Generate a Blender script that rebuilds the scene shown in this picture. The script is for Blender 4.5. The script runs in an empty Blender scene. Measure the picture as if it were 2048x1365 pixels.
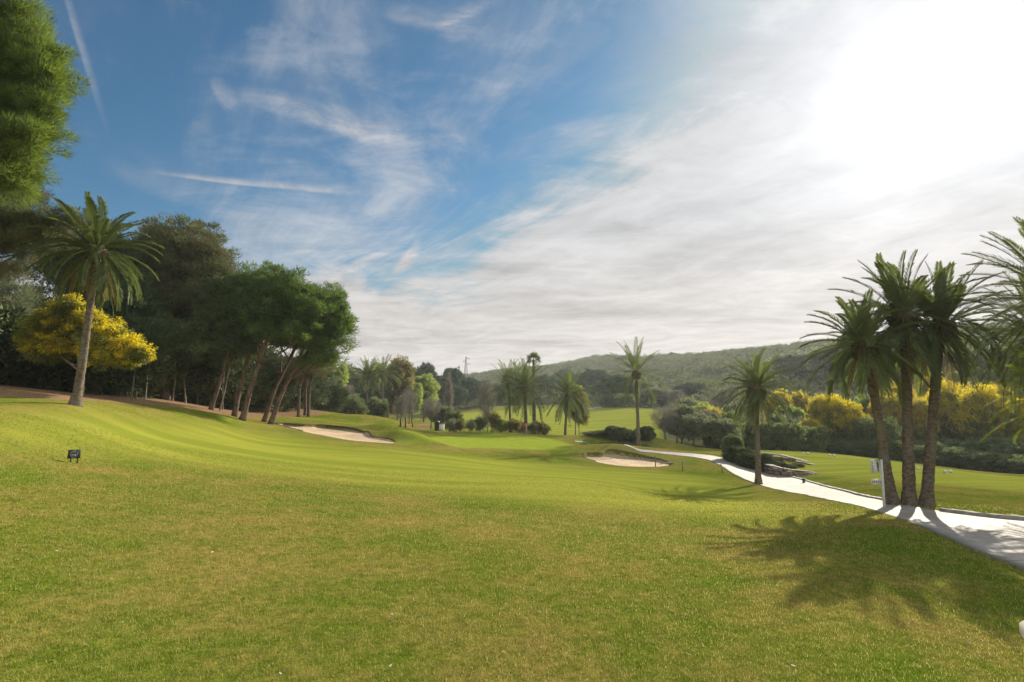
import bpy, math, random
import numpy as np
from mathutils import Vector
C = bpy.context.scene
COL = C.collection
R = math.radians

# ------------------------------------------------------------------ camera
CAM_Z = 1.7
FPX = 1100.0                       # focal length in pixels of the 2048 px wide photograph
PITCH = math.atan(118 / FPX)
cd = bpy.data.cameras.new('camera')
cam = bpy.data.objects.new('camera', cd); COL.objects.link(cam)
cam.location = (0, 0, CAM_Z)
cam.rotation_euler = (math.pi / 2 + PITCH, 0, 0)
cd.sensor_width = 36; cd.lens = FPX / 2048 * 36
cd.clip_start = 0.05; cd.clip_end = 6000
C.camera = cam

def ray(u, v):
    w = (682.5 - v) / FPX
    return np.array([(u - 1024) / FPX, math.cos(PITCH) - w * math.sin(PITCH), math.sin(PITCH) + w * math.cos(PITCH)])
def P(u, v, Y):
    d = ray(u, v); k = Y / d[1]
    return np.array([d[0] * k, Y, CAM_Z + d[2] * k])

# ------------------------------------------------------------------ sun
sd = ray(1845, 165); sd /= np.linalg.norm(sd)
SUN_EL = math.asin(sd[2]); SUN_AZ = math.atan2(sd[0], sd[1])     # azimuth from +Y towards +X
sl = bpy.data.lights.new('sun', 'SUN'); sun = bpy.data.objects.new('sun', sl); COL.objects.link(sun)
sl.energy = 5.0; sl.angle = R(0.5); sl.color = (1.0, 0.93, 0.80)
sun.rotation_euler = Vector((-sd[0], -sd[1], -sd[2])).to_track_quat('-Z', 'Y').to_euler()

# ------------------------------------------------------------------ colour management
C.view_settings.view_transform = 'Standard'; C.view_settings.look = 'None'
C.view_settings.gamma = 1; C.view_settings.use_curve_mapping = False
C.view_settings.exposure = 0.98
HAZE = 0.00032
C.cycles.max_bounces = 6; C.cycles.diffuse_bounces = 3; C.cycles.glossy_bounces = 2
C.cycles.transmission_bounces = 3; C.cycles.volume_bounces = 0; C.cycles.transparent_max_bounces = 4
C.cycles.use_denoising = True; C.cycles.denoiser = 'OPENIMAGEDENOISE'; C.cycles.denoising_prefilter = 'ACCURATE'; C.cycles.denoising_input_passes = 'RGB_ALBEDO_NORMAL'
C.cycles.caustics_reflective = False; C.cycles.caustics_refractive = False

# ------------------------------------------------------------------ world
W = bpy.data.worlds.new('World'); C.world = W; W.use_nodes = True
W.cycles.sampling_method = 'MANUAL'; W.cycles.sample_map_resolution = 512
nt = W.node_tree; nt.nodes.clear()

class S:
    """a float socket with arithmetic; builds Math nodes"""
    tree = None
    def __init__(s, sock): s.s = sock
    @staticmethod
    def m(op, *a, clamp=False):
        n = S.tree.nodes.new('ShaderNodeMath'); n.operation = op; n.use_clamp = clamp
        for i, x in enumerate(a):
            if isinstance(x, S): S.tree.links.new(x.s, n.inputs[i])
            else: n.inputs[i].default_value = float(x)
        return S(n.outputs[0])
    def __add__(a, b): return S.m('ADD', a, b)
    def __radd__(a, b): return S.m('ADD', b, a)
    def __sub__(a, b): return S.m('SUBTRACT', a, b)
    def __rsub__(a, b): return S.m('SUBTRACT', b, a)
    def __mul__(a, b): return S.m('MULTIPLY', a, b)
    def __rmul__(a, b): return S.m('MULTIPLY', b, a)
    def __truediv__(a, b): return S.m('DIVIDE', a, b)
    def __rtruediv__(a, b): return S.m('DIVIDE', b, a)
def smooth(x, a, b):
    n = S.tree.nodes.new('ShaderNodeMapRange'); n.interpolation_type = 'SMOOTHSTEP'
    S.tree.links.new(x.s, n.inputs['Value'])
    n.inputs['From Min'].default_value = a; n.inputs['From Max'].default_value = b
    return S(n.outputs['Result'])
def vec(x, y, z=0.0):
    n = S.tree.nodes.new('ShaderNodeCombineXYZ')
    for i, q in enumerate((x, y, z)):
        if isinstance(q, S): S.tree.links.new(q.s, n.inputs[i])
        else: n.inputs[i].default_value = q
    return n.outputs[0]
def noise(v, scale, detail=4, rough=0.55, dist=0.0, dim='3D'):
    n = S.tree.nodes.new('ShaderNodeTexNoise'); n.noise_dimensions = dim
    S.tree.links.new(v, n.inputs['Vector'])
    n.inputs['Scale'].default_value = scale; n.inputs['Detail'].default_value = detail
    n.inputs['Roughness'].default_value = rough; n.inputs['Distortion'].default_value = dist
    return S(n.outputs['Fac'])
def mixc(f, a, b, blend='MIX'):
    n = S.tree.nodes.new('ShaderNodeMix'); n.data_type = 'RGBA'; n.blend_type = blend
    for x, i in ((f, 0), (a, 6), (b, 7)):
        if isinstance(x, S): S.tree.links.new(x.s, n.inputs[i])
        elif isinstance(x, bpy.types.NodeSocket): S.tree.links.new(x, n.inputs[i])
        elif i == 0: n.inputs[i].default_value = x
        else: n.inputs[i].default_value = (*x, 1)
    return n.outputs[2]
def scalec(c, f):
    n = S.tree.nodes.new('ShaderNodeVectorMath'); n.operation = 'SCALE'
    S.tree.links.new(c, n.inputs[0])
    if isinstance(f, S): S.tree.links.new(f.s, n.inputs['Scale'])
    else: n.inputs['Scale'].default_value = f
    return n.outputs[0]

S.tree = nt
tc = nt.nodes.new('ShaderNodeTexCoord'); sp = nt.nodes.new('ShaderNodeSeparateXYZ')
nt.links.new(tc.outputs['Generated'], sp.inputs[0])
dx, dy, dz = (S(sp.outputs[i]) for i in range(3))
sky = nt.nodes.new('ShaderNodeTexSky'); sky.sky_type = 'NISHITA'; sky.sun_disc = False
sky.sun_elevation = SUN_EL; sky.sun_rotation = SUN_AZ
sky.air_density = 1.0; sky.dust_density = 0.6; sky.ozone_density = 2.5; sky.altitude = 50
SKYK = 0.048
zc = S.m('MAXIMUM', dz, 0.0) + 0.07
px = dx / zc; py = dy / zc                   # position on the cirrus layer
cosg = dx * sd[0] + dy * sd[1] + dz * sd[2]  # angle to the sun
gam = S.m('ARCCOSINE', S.m('MINIMUM', cosg, 1.0))
# streak frame on the layer: streaks run along (0.45,-0.89)
sa = px * 0.45 + py * -0.89
sb = px * 0.89 + py * 0.45
warp = noise(vec(px * 0.35, py * 0.35, 3.1), 1.0, 2, 0.5) - 0.5
streak = noise(vec(sa * 0.62 + warp * 1.0, sb * 1.9 + warp * 2.4, 0.0), 1.0, 9, 0.64, 0.5)
soft = noise(vec(sa * 0.35, sb * 0.9 + warp * 1.4, 5.0), 1.6, 5, 0.55)
fine = noise(vec(sa * 1.0 + warp * 2, sb * 3.5 + warp * 3, 9.0), 1.4, 6, 0.6, 0.2)
billow = noise(vec(px * 1.1 + warp * 1.5, py * 1.5, 7.0), 2.2, 9, 0.66, 0.5)
# edge of the main cloud sheet
edge = (px + 0.06) * 0.916 + (py - 2.8) * 0.4
low = (py - 3.35) * 0.42
e = S.m('SMOOTH_MAX', edge, low, 0.5) if False else S.m('MAXIMUM', edge, low)
e = e + (soft - 0.5) * 1.3 + (streak - 0.5) * 1.5
e = e + (billow - 0.5) * 0.9
bank = smooth(e, -0.40, 0.30)
# thin veil over the blue part
veil = smooth(edge + (soft - 0.5) * 2.6, -1.9, 0.5) * smooth(streak + (fine - 0.5) * 0.5, 0.36, 0.74) * 0.62
veil = veil + smooth(py + warp * 2.0, 1.7, 3.3) * smooth(streak, 0.38, 0.68) * 0.5
veil = veil + smooth(billow + (streak - 0.5) * 0.8, 0.42, 0.75) * smooth(edge, -2.6, -0.2) * 0.35
# separate wisps in azimuth / elevation (degrees)
az = S.m('ARCTAN2', dx, dy) * 57.2958
el = S.m('ARCSINE', dz) * 57.2958
wn = (noise(vec(az * 0.11, el * 0.16, 2.0), 1.0, 6, 0.6) - 0.5) * 5.0
wn2 = (noise(vec(az * 0.11 + 30, el * 0.16, 7.0), 1.0, 6, 0.6) - 0.5) * 5.0
def ang(u, v):
    d = ray(u, v); d = d / np.linalg.norm(d)
    return math.degrees(math.atan2(d[0], d[1])), math.degrees(math.asin(d[2]))
wtex = noise(vec(az * 0.13 + el * 0.10 + wn * 0.10, el * 0.42 - az * 0.02 + wn2 * 0.25, 4.0), 1.0, 9, 0.68, 0.6)
def wisp(p0, p1, width, amt, tail=1.0, wob=1.0, rough=0.55):
    a0, e0 = ang(*p0); a1, e1 = ang(*p1)
    L = math.hypot(a1 - a0, e1 - e0); cx, cy = (a1 - a0) / L, (e1 - e0) / L
    A = az + wn * wob; E = el + wn2 * wob * 0.6
    t = ((A - a0) * cx + (E - e0) * cy) / L
    s = (A - a0) * -cy + (E - e0) * cx
    s = s / (width * (0.35 + 0.65 * t * tail)) if tail != 0 else s / width
    g = smooth(s, -0.75, 0.15) * smooth(s, 2.3, 0.1)
    g = g * smooth(t, -0.12, 0.2) * smooth(t, 1.15, 0.5)
    tex = smooth(wtex, 0.5 - rough * 0.42, 0.5 + rough * .36)
    return g * tex * amt
ws = [wisp((505, 205), (860, 300), 1.9, 0.75, 0.9, 0.5), wisp((418, 165), (465, 235), 1.6, 0.6, 0.3, 0.4),
      wisp((400, 230), (380, 340), 2.2, 0.28, 0.6, 0.8), wisp((330, 349), (760, 388), 0.55, 0.85, 0.8, 0.12, 0.7),
      wisp((215, 340), (470, 420), 3.2, 0.22, 0.6, 0.8), wisp((770, 25), (1010, 95), 2.6, 0.42, 0.5, 0.5),
      wisp((880, 55), (1000, 5), 1.2, 0.5, 0.4, 0.3), wisp((840, 470), (780, 560), 1.0, 0.7, 0.9, 0.25),
      wisp((560, 440), (760, 470), 1.0, 0.25, 0.5, 0.4), wisp((430, 425), (620, 500), 1.4, 0.22, 0.5, 0.4),
      wisp((860, 240), (960, 330), 2.4, 0.25, 0.4, 0.8)]
contrail = wisp((120, -40), (210, 255), 0.28, 0.5, 0.0, 0.03, 0.9)
tot = ws[0]
for w_ in ws[1:]: tot = tot + w_
dens = S.m('MAXIMUM', bank, veil + tot + contrail)
dens = S.m('MAXIMUM', dens, smooth(gam + (streak - 0.5) * 0.5, 0.48, 0.16) * 0.94)
dens = S.m('MAXIMUM', dens, smooth(dy, 0.0, -0.5) * (0.35 + 0.6 * soft))  # clouds added to the unseen sky behind the viewer as fill light
dens = S.m('MINIMUM', dens, 0.985)
# cloud radiance: lit from behind, brighter towards the sun, grey bands where the sheet is thick
g1 = S.m('EXPONENT', gam * gam * -16.0)
g2 = S.m('EXPONENT', gam * -2.2)
g3 = S.m('EXPONENT', gam * gam * -60.0)
thick = smooth(noise(vec(px * 0.42, py * 1.15, 1.0), 1.0, 5, 0.55, 0.4), 0.48, 0.72) * smooth(py, 1.3, 3.6)
band = smooth(streak, 0.25, 0.75)
lum = 0.20 + 0.08 * band + (billow - 0.5) * 0.24 + 0.17 * g2 + 0.05 * g1 + 0.24 * g3
back = smooth(dy, -0.05, -0.6)               # extra brightness of the unseen clouds added behind the viewer, lifts shaded sides
lum = (lum + smooth(el, 26.0, 4.0) * 0.055) * (1.0 - thick * 0.26)
warm = mixc(smooth(el, 22.0, 3.0) * 0.75, (0.985, 1.0, 1.03), (1.08, 0.985, 0.90))
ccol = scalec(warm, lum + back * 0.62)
hs = nt.nodes.new('ShaderNodeHueSaturation'); hs.inputs['Saturation'].default_value = 1.12
nt.links.new(sky.outputs[0], hs.inputs['Color'])
blue = scalec(mixc(1.0, hs.outputs[0], (0.62, 0.97, 1.0), 'MULTIPLY'), SKYK)
blue = mixc(1.0, blue, (0.185, 0.225, 0.275), 'DARKEN')
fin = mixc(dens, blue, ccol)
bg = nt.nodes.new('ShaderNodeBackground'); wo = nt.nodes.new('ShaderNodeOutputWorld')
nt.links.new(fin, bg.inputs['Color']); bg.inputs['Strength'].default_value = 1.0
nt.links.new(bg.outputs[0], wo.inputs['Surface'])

# ------------------------------------------------------------------ small helpers
def tag(o, label=None, cat=None, group=None, kind=None):
    if label: o['label'] = label
    if cat: o['category'] = cat
    if group: o['group'] = group
    if kind: o['kind'] = kind
    return o
def empty(name, loc, label, cat, group=None, rz=0.0):
    o = bpy.data.objects.new(name, None); COL.objects.link(o)
    o.empty_display_size = 0.2
    o.location = tuple(float(x) for x in loc); o.rotation_euler = (0, 0, rz)
    return tag(o, label, cat, group)
def mesh_from(name, V, F, mat, attrs=None, smooth_=False, cls=None):
    """V (n,3); F (m,k) with k = 3 or 4, or a list of such arrays"""
    me = bpy.data.meshes.new(name)
    V = np.ascontiguousarray(V, dtype=np.float32)
    Fs = F if isinstance(F, list) else [F]
    Fs = [np.asarray(f, dtype=np.int32) for f in Fs if len(f)]
    nl = sum(f.size for f in Fs); nf = sum(len(f) for f in Fs)
    me.vertices.add(len(V)); me.vertices.foreach_set('co', V.ravel())
    me.loops.add(nl); me.polygons.add(nf)
    me.loops.foreach_set('vertex_index', np.concatenate([f.ravel() for f in Fs]))
    st = []; k = 0
    for f in Fs:
        st.append(k + np.arange(len(f)) * f.shape[1]); k += f.size
    me.polygons.foreach_set('loop_start', np.concatenate(st).astype(np.int32))
    if smooth_: me.polygons.foreach_set('use_smooth', np.ones(nf, dtype=bool))
    for nm, (dom, val) in (attrs or {}).items():
        a = me.attributes.new(nm, 'FLOAT', dom); a.data.foreach_set('value', np.ascontiguousarray(val, dtype=np.float32))
    me.materials.append(mat)
    me.update(calc_edges=True)
    return me
def obj(name, me, parent=None, loc=(0, 0, 0)):
    o = bpy.data.objects.new(name, me); COL.objects.link(o)
    o.location = loc
    if parent is not None: o.parent = parent
    return o
def norm(a): return a / (np.linalg.norm(a, axis=-1, keepdims=True) + 1e-9)

class MB:
    """collects simple solids into one mesh"""
    def __init__(s): s.V = []; s.Q = []; s.T = []; s.n = 0
    def add(s, V, Q=(), T=()):
        V = np.asarray(V, float); s.V.append(V)
        if len(Q): s.Q.append(np.asarray(Q) + s.n)
        if len(T): s.T.append(np.asarray(T) + s.n)
        s.n += len(V)
    def box(s, c, size, rz=0.0, rx=0.0, bevel=0.0, top=1.0):
        hx, hy, hz = (q / 2 for q in size); b = min(bevel, hx * .9, hy * .9, hz * .9)
        V = []
        if b <= 0:
            rings = [(-hz, hx, hy), (hz, hx * top, hy * top)]
        else:
            rings = [(-hz, hx - b, hy - b), (-hz + b, hx, hy), (hz - b, hx * top, hy * top), (hz, (hx - b) * top, (hy - b) * top)]
        for z, a, d in rings:
            V += [(-a, -d, z), (a, -d, z), (a, d, z), (-a, d, z)]
        V = np.array(V); n = len(rings); Q = [(3, 2, 1, 0)]
        for k in range(n - 1):
            for j in range(4):
                Q.append((4 * k + j, 4 * k + (j + 1) % 4, 4 * k + 4 + (j + 1) % 4, 4 * k + 4 + j))
        m = 4 * (n - 1); Q.append((m, m + 1, m + 2, m + 3))
        if rx:
            cx, sx = math.cos(rx), math.sin(rx)
            V = V @ np.array([[1, 0, 0], [0, cx, sx], [0, -sx, cx]])
        cz, sz = math.cos(rz), math.sin(rz)
        V = V @ np.array([[cz, sz, 0], [-sz, cz, 0], [0, 0, 1]])
        s.add(V + np.array(c), Q); return s
    def tube(s, pts, rad, n=8, cap=True, jit=None):
        pts = np.asarray(pts, float); m = len(pts); rad = np.broadcast_to(np.asarray(rad, float), (m,))
        T = np.gradient(pts, axis=0); T = norm(T)
        ref = np.array([0.0, 1.0, 0.0]) if abs(T[0][1]) < 0.9 else np.array([1.0, 0, 0])
        A = norm(np.cross(T, ref)); B = np.cross(T, A)
        th = np.arange(n) * 2 * math.pi / n
        rr = rad[:, None] * (jit if jit is not None else 1.0) * np.ones((m, n))
        V = pts[:, None, :] + rr[..., None] * (np.cos(th)[None, :, None] * A[:, None, :] + np.sin(th)[None, :, None] * B[:, None, :])
        V = V.reshape(-1, 3)
        i = np.arange(m - 1)[:, None] * n; j = np.arange(n)[None, :]; j2 = (j + 1) % n
        Q = np.stack([i + j, i + j2, i + n + j2, i + n + j], -1).reshape(-1, 4)
        Tt = []
        if cap:
            V = np.vstack([V, pts[0], pts[-1]])
            a, b = m * n, m * n + 1
            for q in range(n):
                Tt.append((a, (q + 1) % n, q)); Tt.append((b, (m - 1) * n + q, (m - 1) * n + (q + 1) % n))
        s.add(V, Q, Tt); return s
    def mesh(s, name, mat, smooth_=False, attrs=None):
        F = []
        if s.Q: F.append(np.vstack(s.Q))
        if s.T: F.append(np.vstack(s.T))
        return mesh_from(name, np.vstack(s.V), F, mat, attrs, smooth_)
    def build(s, name, mat, parent=None, smooth_=False, loc=(0, 0, 0)):
        return obj(name, s.mesh(name, mat, smooth_), parent, loc)

# ------------------------------------------------------------------ materials
MATS = {}
def new_mat(name):
    m = bpy.data.materials.new(name); m.use_nodes = True
    t = m.node_tree; t.nodes.clear(); S.tree = t
    out = t.nodes.new('ShaderNodeOutputMaterial'); return m, t, out
def attr(t, name):
    a = t.nodes.new('ShaderNodeAttribute'); a.attribute_name = name; return S(a.outputs['Fac'])
def posn(t, kind='Object'):
    return t.nodes.new('ShaderNodeTexCoord').outputs[kind]
def bump(t, h, strength, dist=0.02):
    b = t.nodes.new('ShaderNodeBump'); b.inputs['Strength'].default_value = strength; b.inputs['Distance'].default_value = dist
    t.links.new(h.s, b.inputs['Height']); return b.outputs[0]
def principled(t, out, col, rough=0.7, nrm=None, spec=0.3, metal=0.0):
    p = t.nodes.new('ShaderNodeBsdfPrincipled')
    if isinstance(col, bpy.types.NodeSocket): t.links.new(col, p.inputs['Base Color'])
    else: p.inputs['Base Color'].default_value = (*col, 1)
    p.inputs['Roughness'].default_value = rough; p.inputs['Metallic'].default_value = metal
    p.inputs['Specular IOR Level'].default_value = spec
    if nrm is not None: t.links.new(nrm, p.inputs['Normal'])
    t.links.new(p.outputs[0], out.inputs[0]); return p
def foliage_mat(name, dark, light, third=None, transl=0.35, tcol=None, gloss=0.02, nscale=0.9):
    """leaf colours spread by the per-face 'tint' value, by clump and by tree"""
    m, t, out = new_mat(name)
    ti = attr(t, 'tint')
    oi = t.nodes.new('ShaderNodeObjectInfo'); rnd = S(oi.outputs['Random'])
    n = noise(posn(t), nscale, 2, 0.5)
    f = S.m('ADD', ti * 0.75 + (n - 0.5) * 0.7, (rnd - 0.5) * 0.25 + 0.05, clamp=True)
    c = mixc(f, dark, light)
    if third is not None:
        c = mixc(smooth(noise(posn(t), nscale * 0.6 + .1, 2, 0.5) + (ti - 0.5) * 0.5, 0.5, 0.72), c, third)
    d = t.nodes.new('ShaderNodeBsdfDiffuse'); t.links.new(c, d.inputs[0])
    tr = t.nodes.new('ShaderNodeBsdfTranslucent')
    tc_ = mixc(0.5, c, tcol) if tcol else c
    t.links.new(tc_, tr.inputs[0])
    mx = t.nodes.new('ShaderNodeMixShader'); mx.inputs[0].default_value = transl
    t.links.new(d.outputs[0], mx.inputs[1]); t.links.new(tr.outputs[0], mx.inputs[2])
    g = t.nodes.new('ShaderNodeBsdfGlossy'); g.inputs['Roughness'].default_value = 0.6; g.inputs[0].default_value = (.9, .9, .85, 1)
    m2 = t.nodes.new('ShaderNodeMixShader'); m2.inputs[0].default_value = gloss
    t.links.new(mx.outputs[0], m2.inputs[1]); t.links.new(g.outputs[0], m2.inputs[2])
    t.links.new(m2.outputs[0], out.inputs[0]); MATS[name] = m; return m
def bark_mat(name, a, b, sx=8.0, sz=2.0, bs=0.8, ring=0.0):
    m, t, out = new_mat(name)
    sp_ = t.nodes.new('ShaderNodeSeparateXYZ'); t.links.new(posn(t), sp_.inputs[0])
    x, y, z = (S(sp_.outputs[i]) for i in range(3))
    n1 = noise(vec(x * sx, y * sx, z * sz), 1.0, 5, 0.65)
    n2 = noise(vec(x * sx * 4, y * sx * 4, z * sz * 4), 1.0, 3, 0.6)
    h = n1 * 0.7 + n2 * 0.3
    if ring:
        h = h * 0.8 + (S.m('SINE', z * ring + n1 * 5.0) * 0.5 + 0.5) * 0.2
    c = mixc(smooth(h, 0.3, 0.7), a, b)
    principled(t, out, c, 0.9, bump(t, h, bs, 0.05), 0.15); MATS[name] = m; return m
def plain_mat(name, a, b=None, rough=0.6, scale=6.0, bs=0.2, spec=0.4, metal=0.0):
    m, t, out = new_mat(name)
    n = noise(posn(t), scale, 5, 0.6)
    c = mixc(smooth(n, 0.35, 0.65), a, b if b else tuple(q * 0.8 for q in a))
    principled(t, out, c, rough, bump(t, n, bs, 0.01), spec, metal); MATS[name] = m; return m

foliage_mat('pine_needles', (0.034, 0.066, 0.017), (0.135, 0.19, 0.046), transl=0.32, tcol=(0.232, 0.348, 0.043))
foliage_mat('near_pine_needles', (0.025, 0.048, 0.013), (0.135, 0.18, 0.038), transl=0.4, tcol=(0.362, 0.493, 0.043))
foliage_mat('brown_pine_needles', (0.065, 0.088, 0.032), (0.21, 0.215, 0.075), third=(0.16, 0.135, 0.07), transl=0.3)
foliage_mat('dark_pine_needles', (0.035, 0.06, 0.022), (0.115, 0.15, 0.05), transl=0.15)
foliage_mat('palm_leaf', (0.055, 0.078, 0.032), (0.19, 0.225, 0.085), transl=0.28, tcol=(0.319, 0.392, 0.072), gloss=0.015, nscale=0.5)
foliage_mat('dry_palm_leaf', (0.174, 0.145, 0.058), (0.377, 0.304, 0.131), transl=0.2, gloss=0.015)
foliage_mat('yellow_palm_leaf', (0.174, 0.232, 0.029), (0.435, 0.493, 0.058), transl=0.5, gloss=0.015)
foliage_mat('mimosa_blossom', (0.46, 0.36, 0.01), (0.78, 0.62, 0.025), third=(0.16, 0.2, 0.03), transl=0.5, tcol=(0.9, 0.7, 0.02), gloss=0.015, nscale=1.6)
foliage_mat('olive_blossom', (0.36, 0.27, 0.02), (0.72, 0.52, 0.04), third=(0.19, 0.2, 0.045), transl=0.5, tcol=(0.75, 0.6, 0.05), gloss=0.015, nscale=1.4)
foliage_mat('mimosa_leaf', (0.09, 0.12, 0.025), (0.28, 0.29, 0.06), transl=0.45)
foliage_mat('shrub_leaf', (0.06, 0.1, 0.03), (0.25, 0.3, 0.09), third=(0.2, 0.21, 0.09), transl=0.45)
foliage_mat('olive_leaf', (0.094, 0.123, 0.058), (0.275, 0.304, 0.152), third=(0.232, 0.232, 0.116), transl=0.42, gloss=0.015)
foliage_mat('grey_twig_leaf', (0.123, 0.116, 0.087), (0.319, 0.290, 0.225), transl=0.15)
foliage_mat('light_leaf', (0.1, 0.14, 0.04), (0.26, 0.3, 0.09), transl=0.5, tcol=(0.435, 0.522, 0.072))
foliage_mat('autumn_leaf', (0.12, 0.125, 0.035), (0.28, 0.26, 0.08), third=(0.28, 0.21, 0.06), transl=0.5)
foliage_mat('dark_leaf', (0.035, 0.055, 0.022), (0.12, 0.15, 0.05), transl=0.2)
foliage_mat('blue_pine', (0.03, 0.06, 0.03), (0.13, 0.18, 0.08), transl=0.15)
foliage_mat('hill_scrub_leaf', (0.045, 0.062, 0.02), (0.19, 0.2, 0.065), third=(0.11, 0.14, 0.045), transl=0.35, nscale=0.05)
bark_mat('pine_bark', (0.045, 0.030, 0.022), (0.17, 0.12, 0.085), 7, 2.2, 0.9)
bark_mat('pale_bark', (0.09, 0.08, 0.06), (0.27, 0.24, 0.19), 9, 2.5, 0.6)
m_, t, out = new_mat('palm_bark')
sp_ = t.nodes.new('ShaderNodeSeparateXYZ'); t.links.new(posn(t), sp_.inputs[0])
x, y, z = (S(sp_.outputs[i]) for i in range(3))
vo = t.nodes.new('ShaderNodeTexVoronoi'); vo.inputs['Scale'].default_value = 1.0; t.links.new(vec(x * 9.0, y * 9.0, z * 17.0), vo.inputs['Vector'])
n1 = noise(vec(x * 30, y * 30, z * 40), 1.0, 3, 0.65); n2 = noise(vec(x * 2, y * 2, z * 1.5), 1.0, 3, 0.6)
h = S(vo.outputs['Distance']) * -0.7 + n1 * 0.5 + 0.6
c = mixc(smooth(h, 0.15, 0.85), (0.062, 0.045, 0.030), (0.175, 0.13, 0.088)); c = mixc(smooth(n2, .35, .65) * .45, c, (0.15, 0.15, 0.11))
principled(t, out, c, 0.9, bump(t, h, 0.8, 0.035), 0.15); MATS['palm_bark'] = m_
bark_mat('palm_boots', (0.045, 0.032, 0.020), (0.19, 0.14, 0.08), 16, 9.0, 1.0)

# ================================================================== terrain
CP = []                                     # (x, y, z) survey points
def cp(u, v, Y): CP.append(P(u, v, Y))
for q in [(0, 0, 0), (-5, 0, .22), (5, 0, -.35), (0, -6, .1), (-8, -6, .5), (8, -6, -.5), (-14, 0, 1.0), (14, 0, -.9),
          (-30, -20, 2.5), (30, -20, -1.5), (0, -40, 0.5), (-3, 4, .08), (2, 3.5, -.1), (4.05, 4.35, -.36), (5.3, 7.6, -.42), (1, 5.6, -.12)]:
    CP.append(np.array(q, float))
for q in [  # left slope
    (0, 775, 20.5), (0, 800, 17), (0, 850, 13), (0, 925, 10.3), (0, 1100, 5.8), (150, 808, 18), (150, 925, 12.0), (150, 870, 14.5),
    (300, 815, 24), (300, 870, 18.5), (300, 930, 13.5), (300, 1050, 7.8), (430, 822, 30), (430, 860, 23.5), (200, 793, 25), (-300, 740, 22),
    (-300, 850, 11.5), (320, 800, 34), (0, 765, 32), (500, 838, 32.5), (500, 870, 26), (500, 930, 16.5), (500, 1000, 10.8), (540, 840, 35), (640, 872, 28.5),
    (640, 842, 41), (620, 836, 46), (700, 835, 52), (800, 848, 52), (560, 822, 60), (740, 838, 56), (700, 856, 35.5), (780, 884, 30), (760, 862, 36), (850, 888, 31),
    # middle
    (1024, 1050, 9.5), (1024, 1000, 13.8), (1024, 950, 21), (1024, 905, 32), (1024, 885, 40), (1024, 869, 48), (900, 872, 44), (850, 864, 50),
    (780, 920, 22), (780, 1000, 12.8), (1150, 895, 40), (1128, 878, 52), (1068, 868, 53),
    (1160, 908, 34), (1250, 930, 29.5), (1350, 931, 30.5), (1230, 899, 38), (1275, 905, 40), (1310, 985, 19.5), (1400, 990, 19.5), (1200, 1050, 10.6), (1200, 970, 19.0),
    # beyond the green
    (850, 856, 72), (800, 855, 70), (900, 850, 80), (900, 838, 100), (1000, 846, 85), (1000, 830, 115), (1000, 815, 145), (1100, 848, 82), (1150, 879, 58), (1150, 866, 70), (1200, 858, 78),
    (1200, 838, 96), (1240, 818, 116), (1320, 818, 118), (1100, 830, 118), (1100, 815, 140), (700, 838, 95), (600, 830, 100), (800, 838, 120), (700, 822, 180), (500, 815, 150), (300, 800, 140),
    (1180, 893, 47), (1300, 893, 48), (1300, 850, 80),
    # right
    (1330, 907, 37), (1400, 912, 35), (1450, 935, 29.5), (1517, 970, 25.2), (1600, 988, 21), (1700, 1003, 17.3), (1815, 1009, 15.7), (1900, 1030, 13.9), (2048, 1045, 12.8), (2048, 1145, 7.4),
    (1500, 1075, 9.4), (1700, 1100, 7.8), (1850, 1065, 9.8), (1480, 912, 37), (1560, 905, 40), (1620, 905, 44), (1700, 911, 44), (1800, 925, 40), (1900, 938, 36.5), (2048, 952, 33),
    (1650, 960, 26), (1750, 968, 22), (1900, 975, 20.5), (2048, 985, 18.5), (1600, 935, 33), (1540, 948, 30), (2300, 960, 30), (2300, 1040, 13),
    # stream bed behind the tee, then the hillside
    (1500, 900, 56), (1700, 905, 56), (1950, 925, 54), (1400, 890, 58), (1400, 858, 75), (1450, 830, 95), (1700, 850, 78), (1950, 840, 70),
    (1450, 800, 118), (1450, 750, 185), (1450, 707, 300), (1330, 800, 150), (1330, 714, 330), (1200, 800, 175), (1200, 765, 250), (1200, 717, 380), (1000, 800, 200), (1000, 775, 280), (1000, 745, 400),
    (880, 800, 220), (880, 780, 320), (880, 757, 450), (700, 800, 260), (700, 792, 450), (400, 795, 400), (0, 790, 300),
    (1650, 800, 100), (1650, 750, 150), (1650, 690, 255), (1850, 790, 84), (1850, 735, 120), (1850, 668, 225), (2048, 790, 78), (2048, 720, 110), (2048, 650, 200), (2500, 800, 60), (2500, 620, 190)]:
    cp(*q)
for a in (-60, -35, -15, 0, 12, 22, 32, 45, 60):          # the land drops behind the crest
    for r, z in ((700, 8), (1500, -5)):
        CP.append(np.array([r * math.sin(R(a)), r * math.cos(R(a)), z], float))
for a in (90, 120, 150, 180, 210, 240, 270): CP.append(np.array([300 * math.sin(R(a)), 300 * math.cos(R(a)), 2.0]))
CP = np.array(CP)
def warpxy(x, y):
    r = np.hypot(x, y) + 1e-6; k = np.log1p(r / 10.0) / r
    return x * k, y * k
wx, wy = warpxy(CP[:, 0], CP[:, 1]); wr = np.hypot(CP[:, 0], CP[:, 1]) + 12
val = CP[:, 2] / wr
def tps(r2): return 0.5 * r2 * np.log(r2 + 1e-12)
N = len(CP); D2 = (wx[:, None] - wx) ** 2 + (wy[:, None] - wy) ** 2
A = np.zeros((N + 3, N + 3)); A[:N, :N] = tps(D2) + np.eye(N) * 4e-4
A[:N, N] = A[N, :N] = 1; A[:N, N + 1] = A[N + 1, :N] = wx; A[:N, N + 2] = A[N + 2, :N] = wy
TW = np.linalg.solve(A, np.concatenate([val, [0, 0, 0]]))
BUMPS = []      # (x, y, rx, ry, rotation, height)
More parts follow.
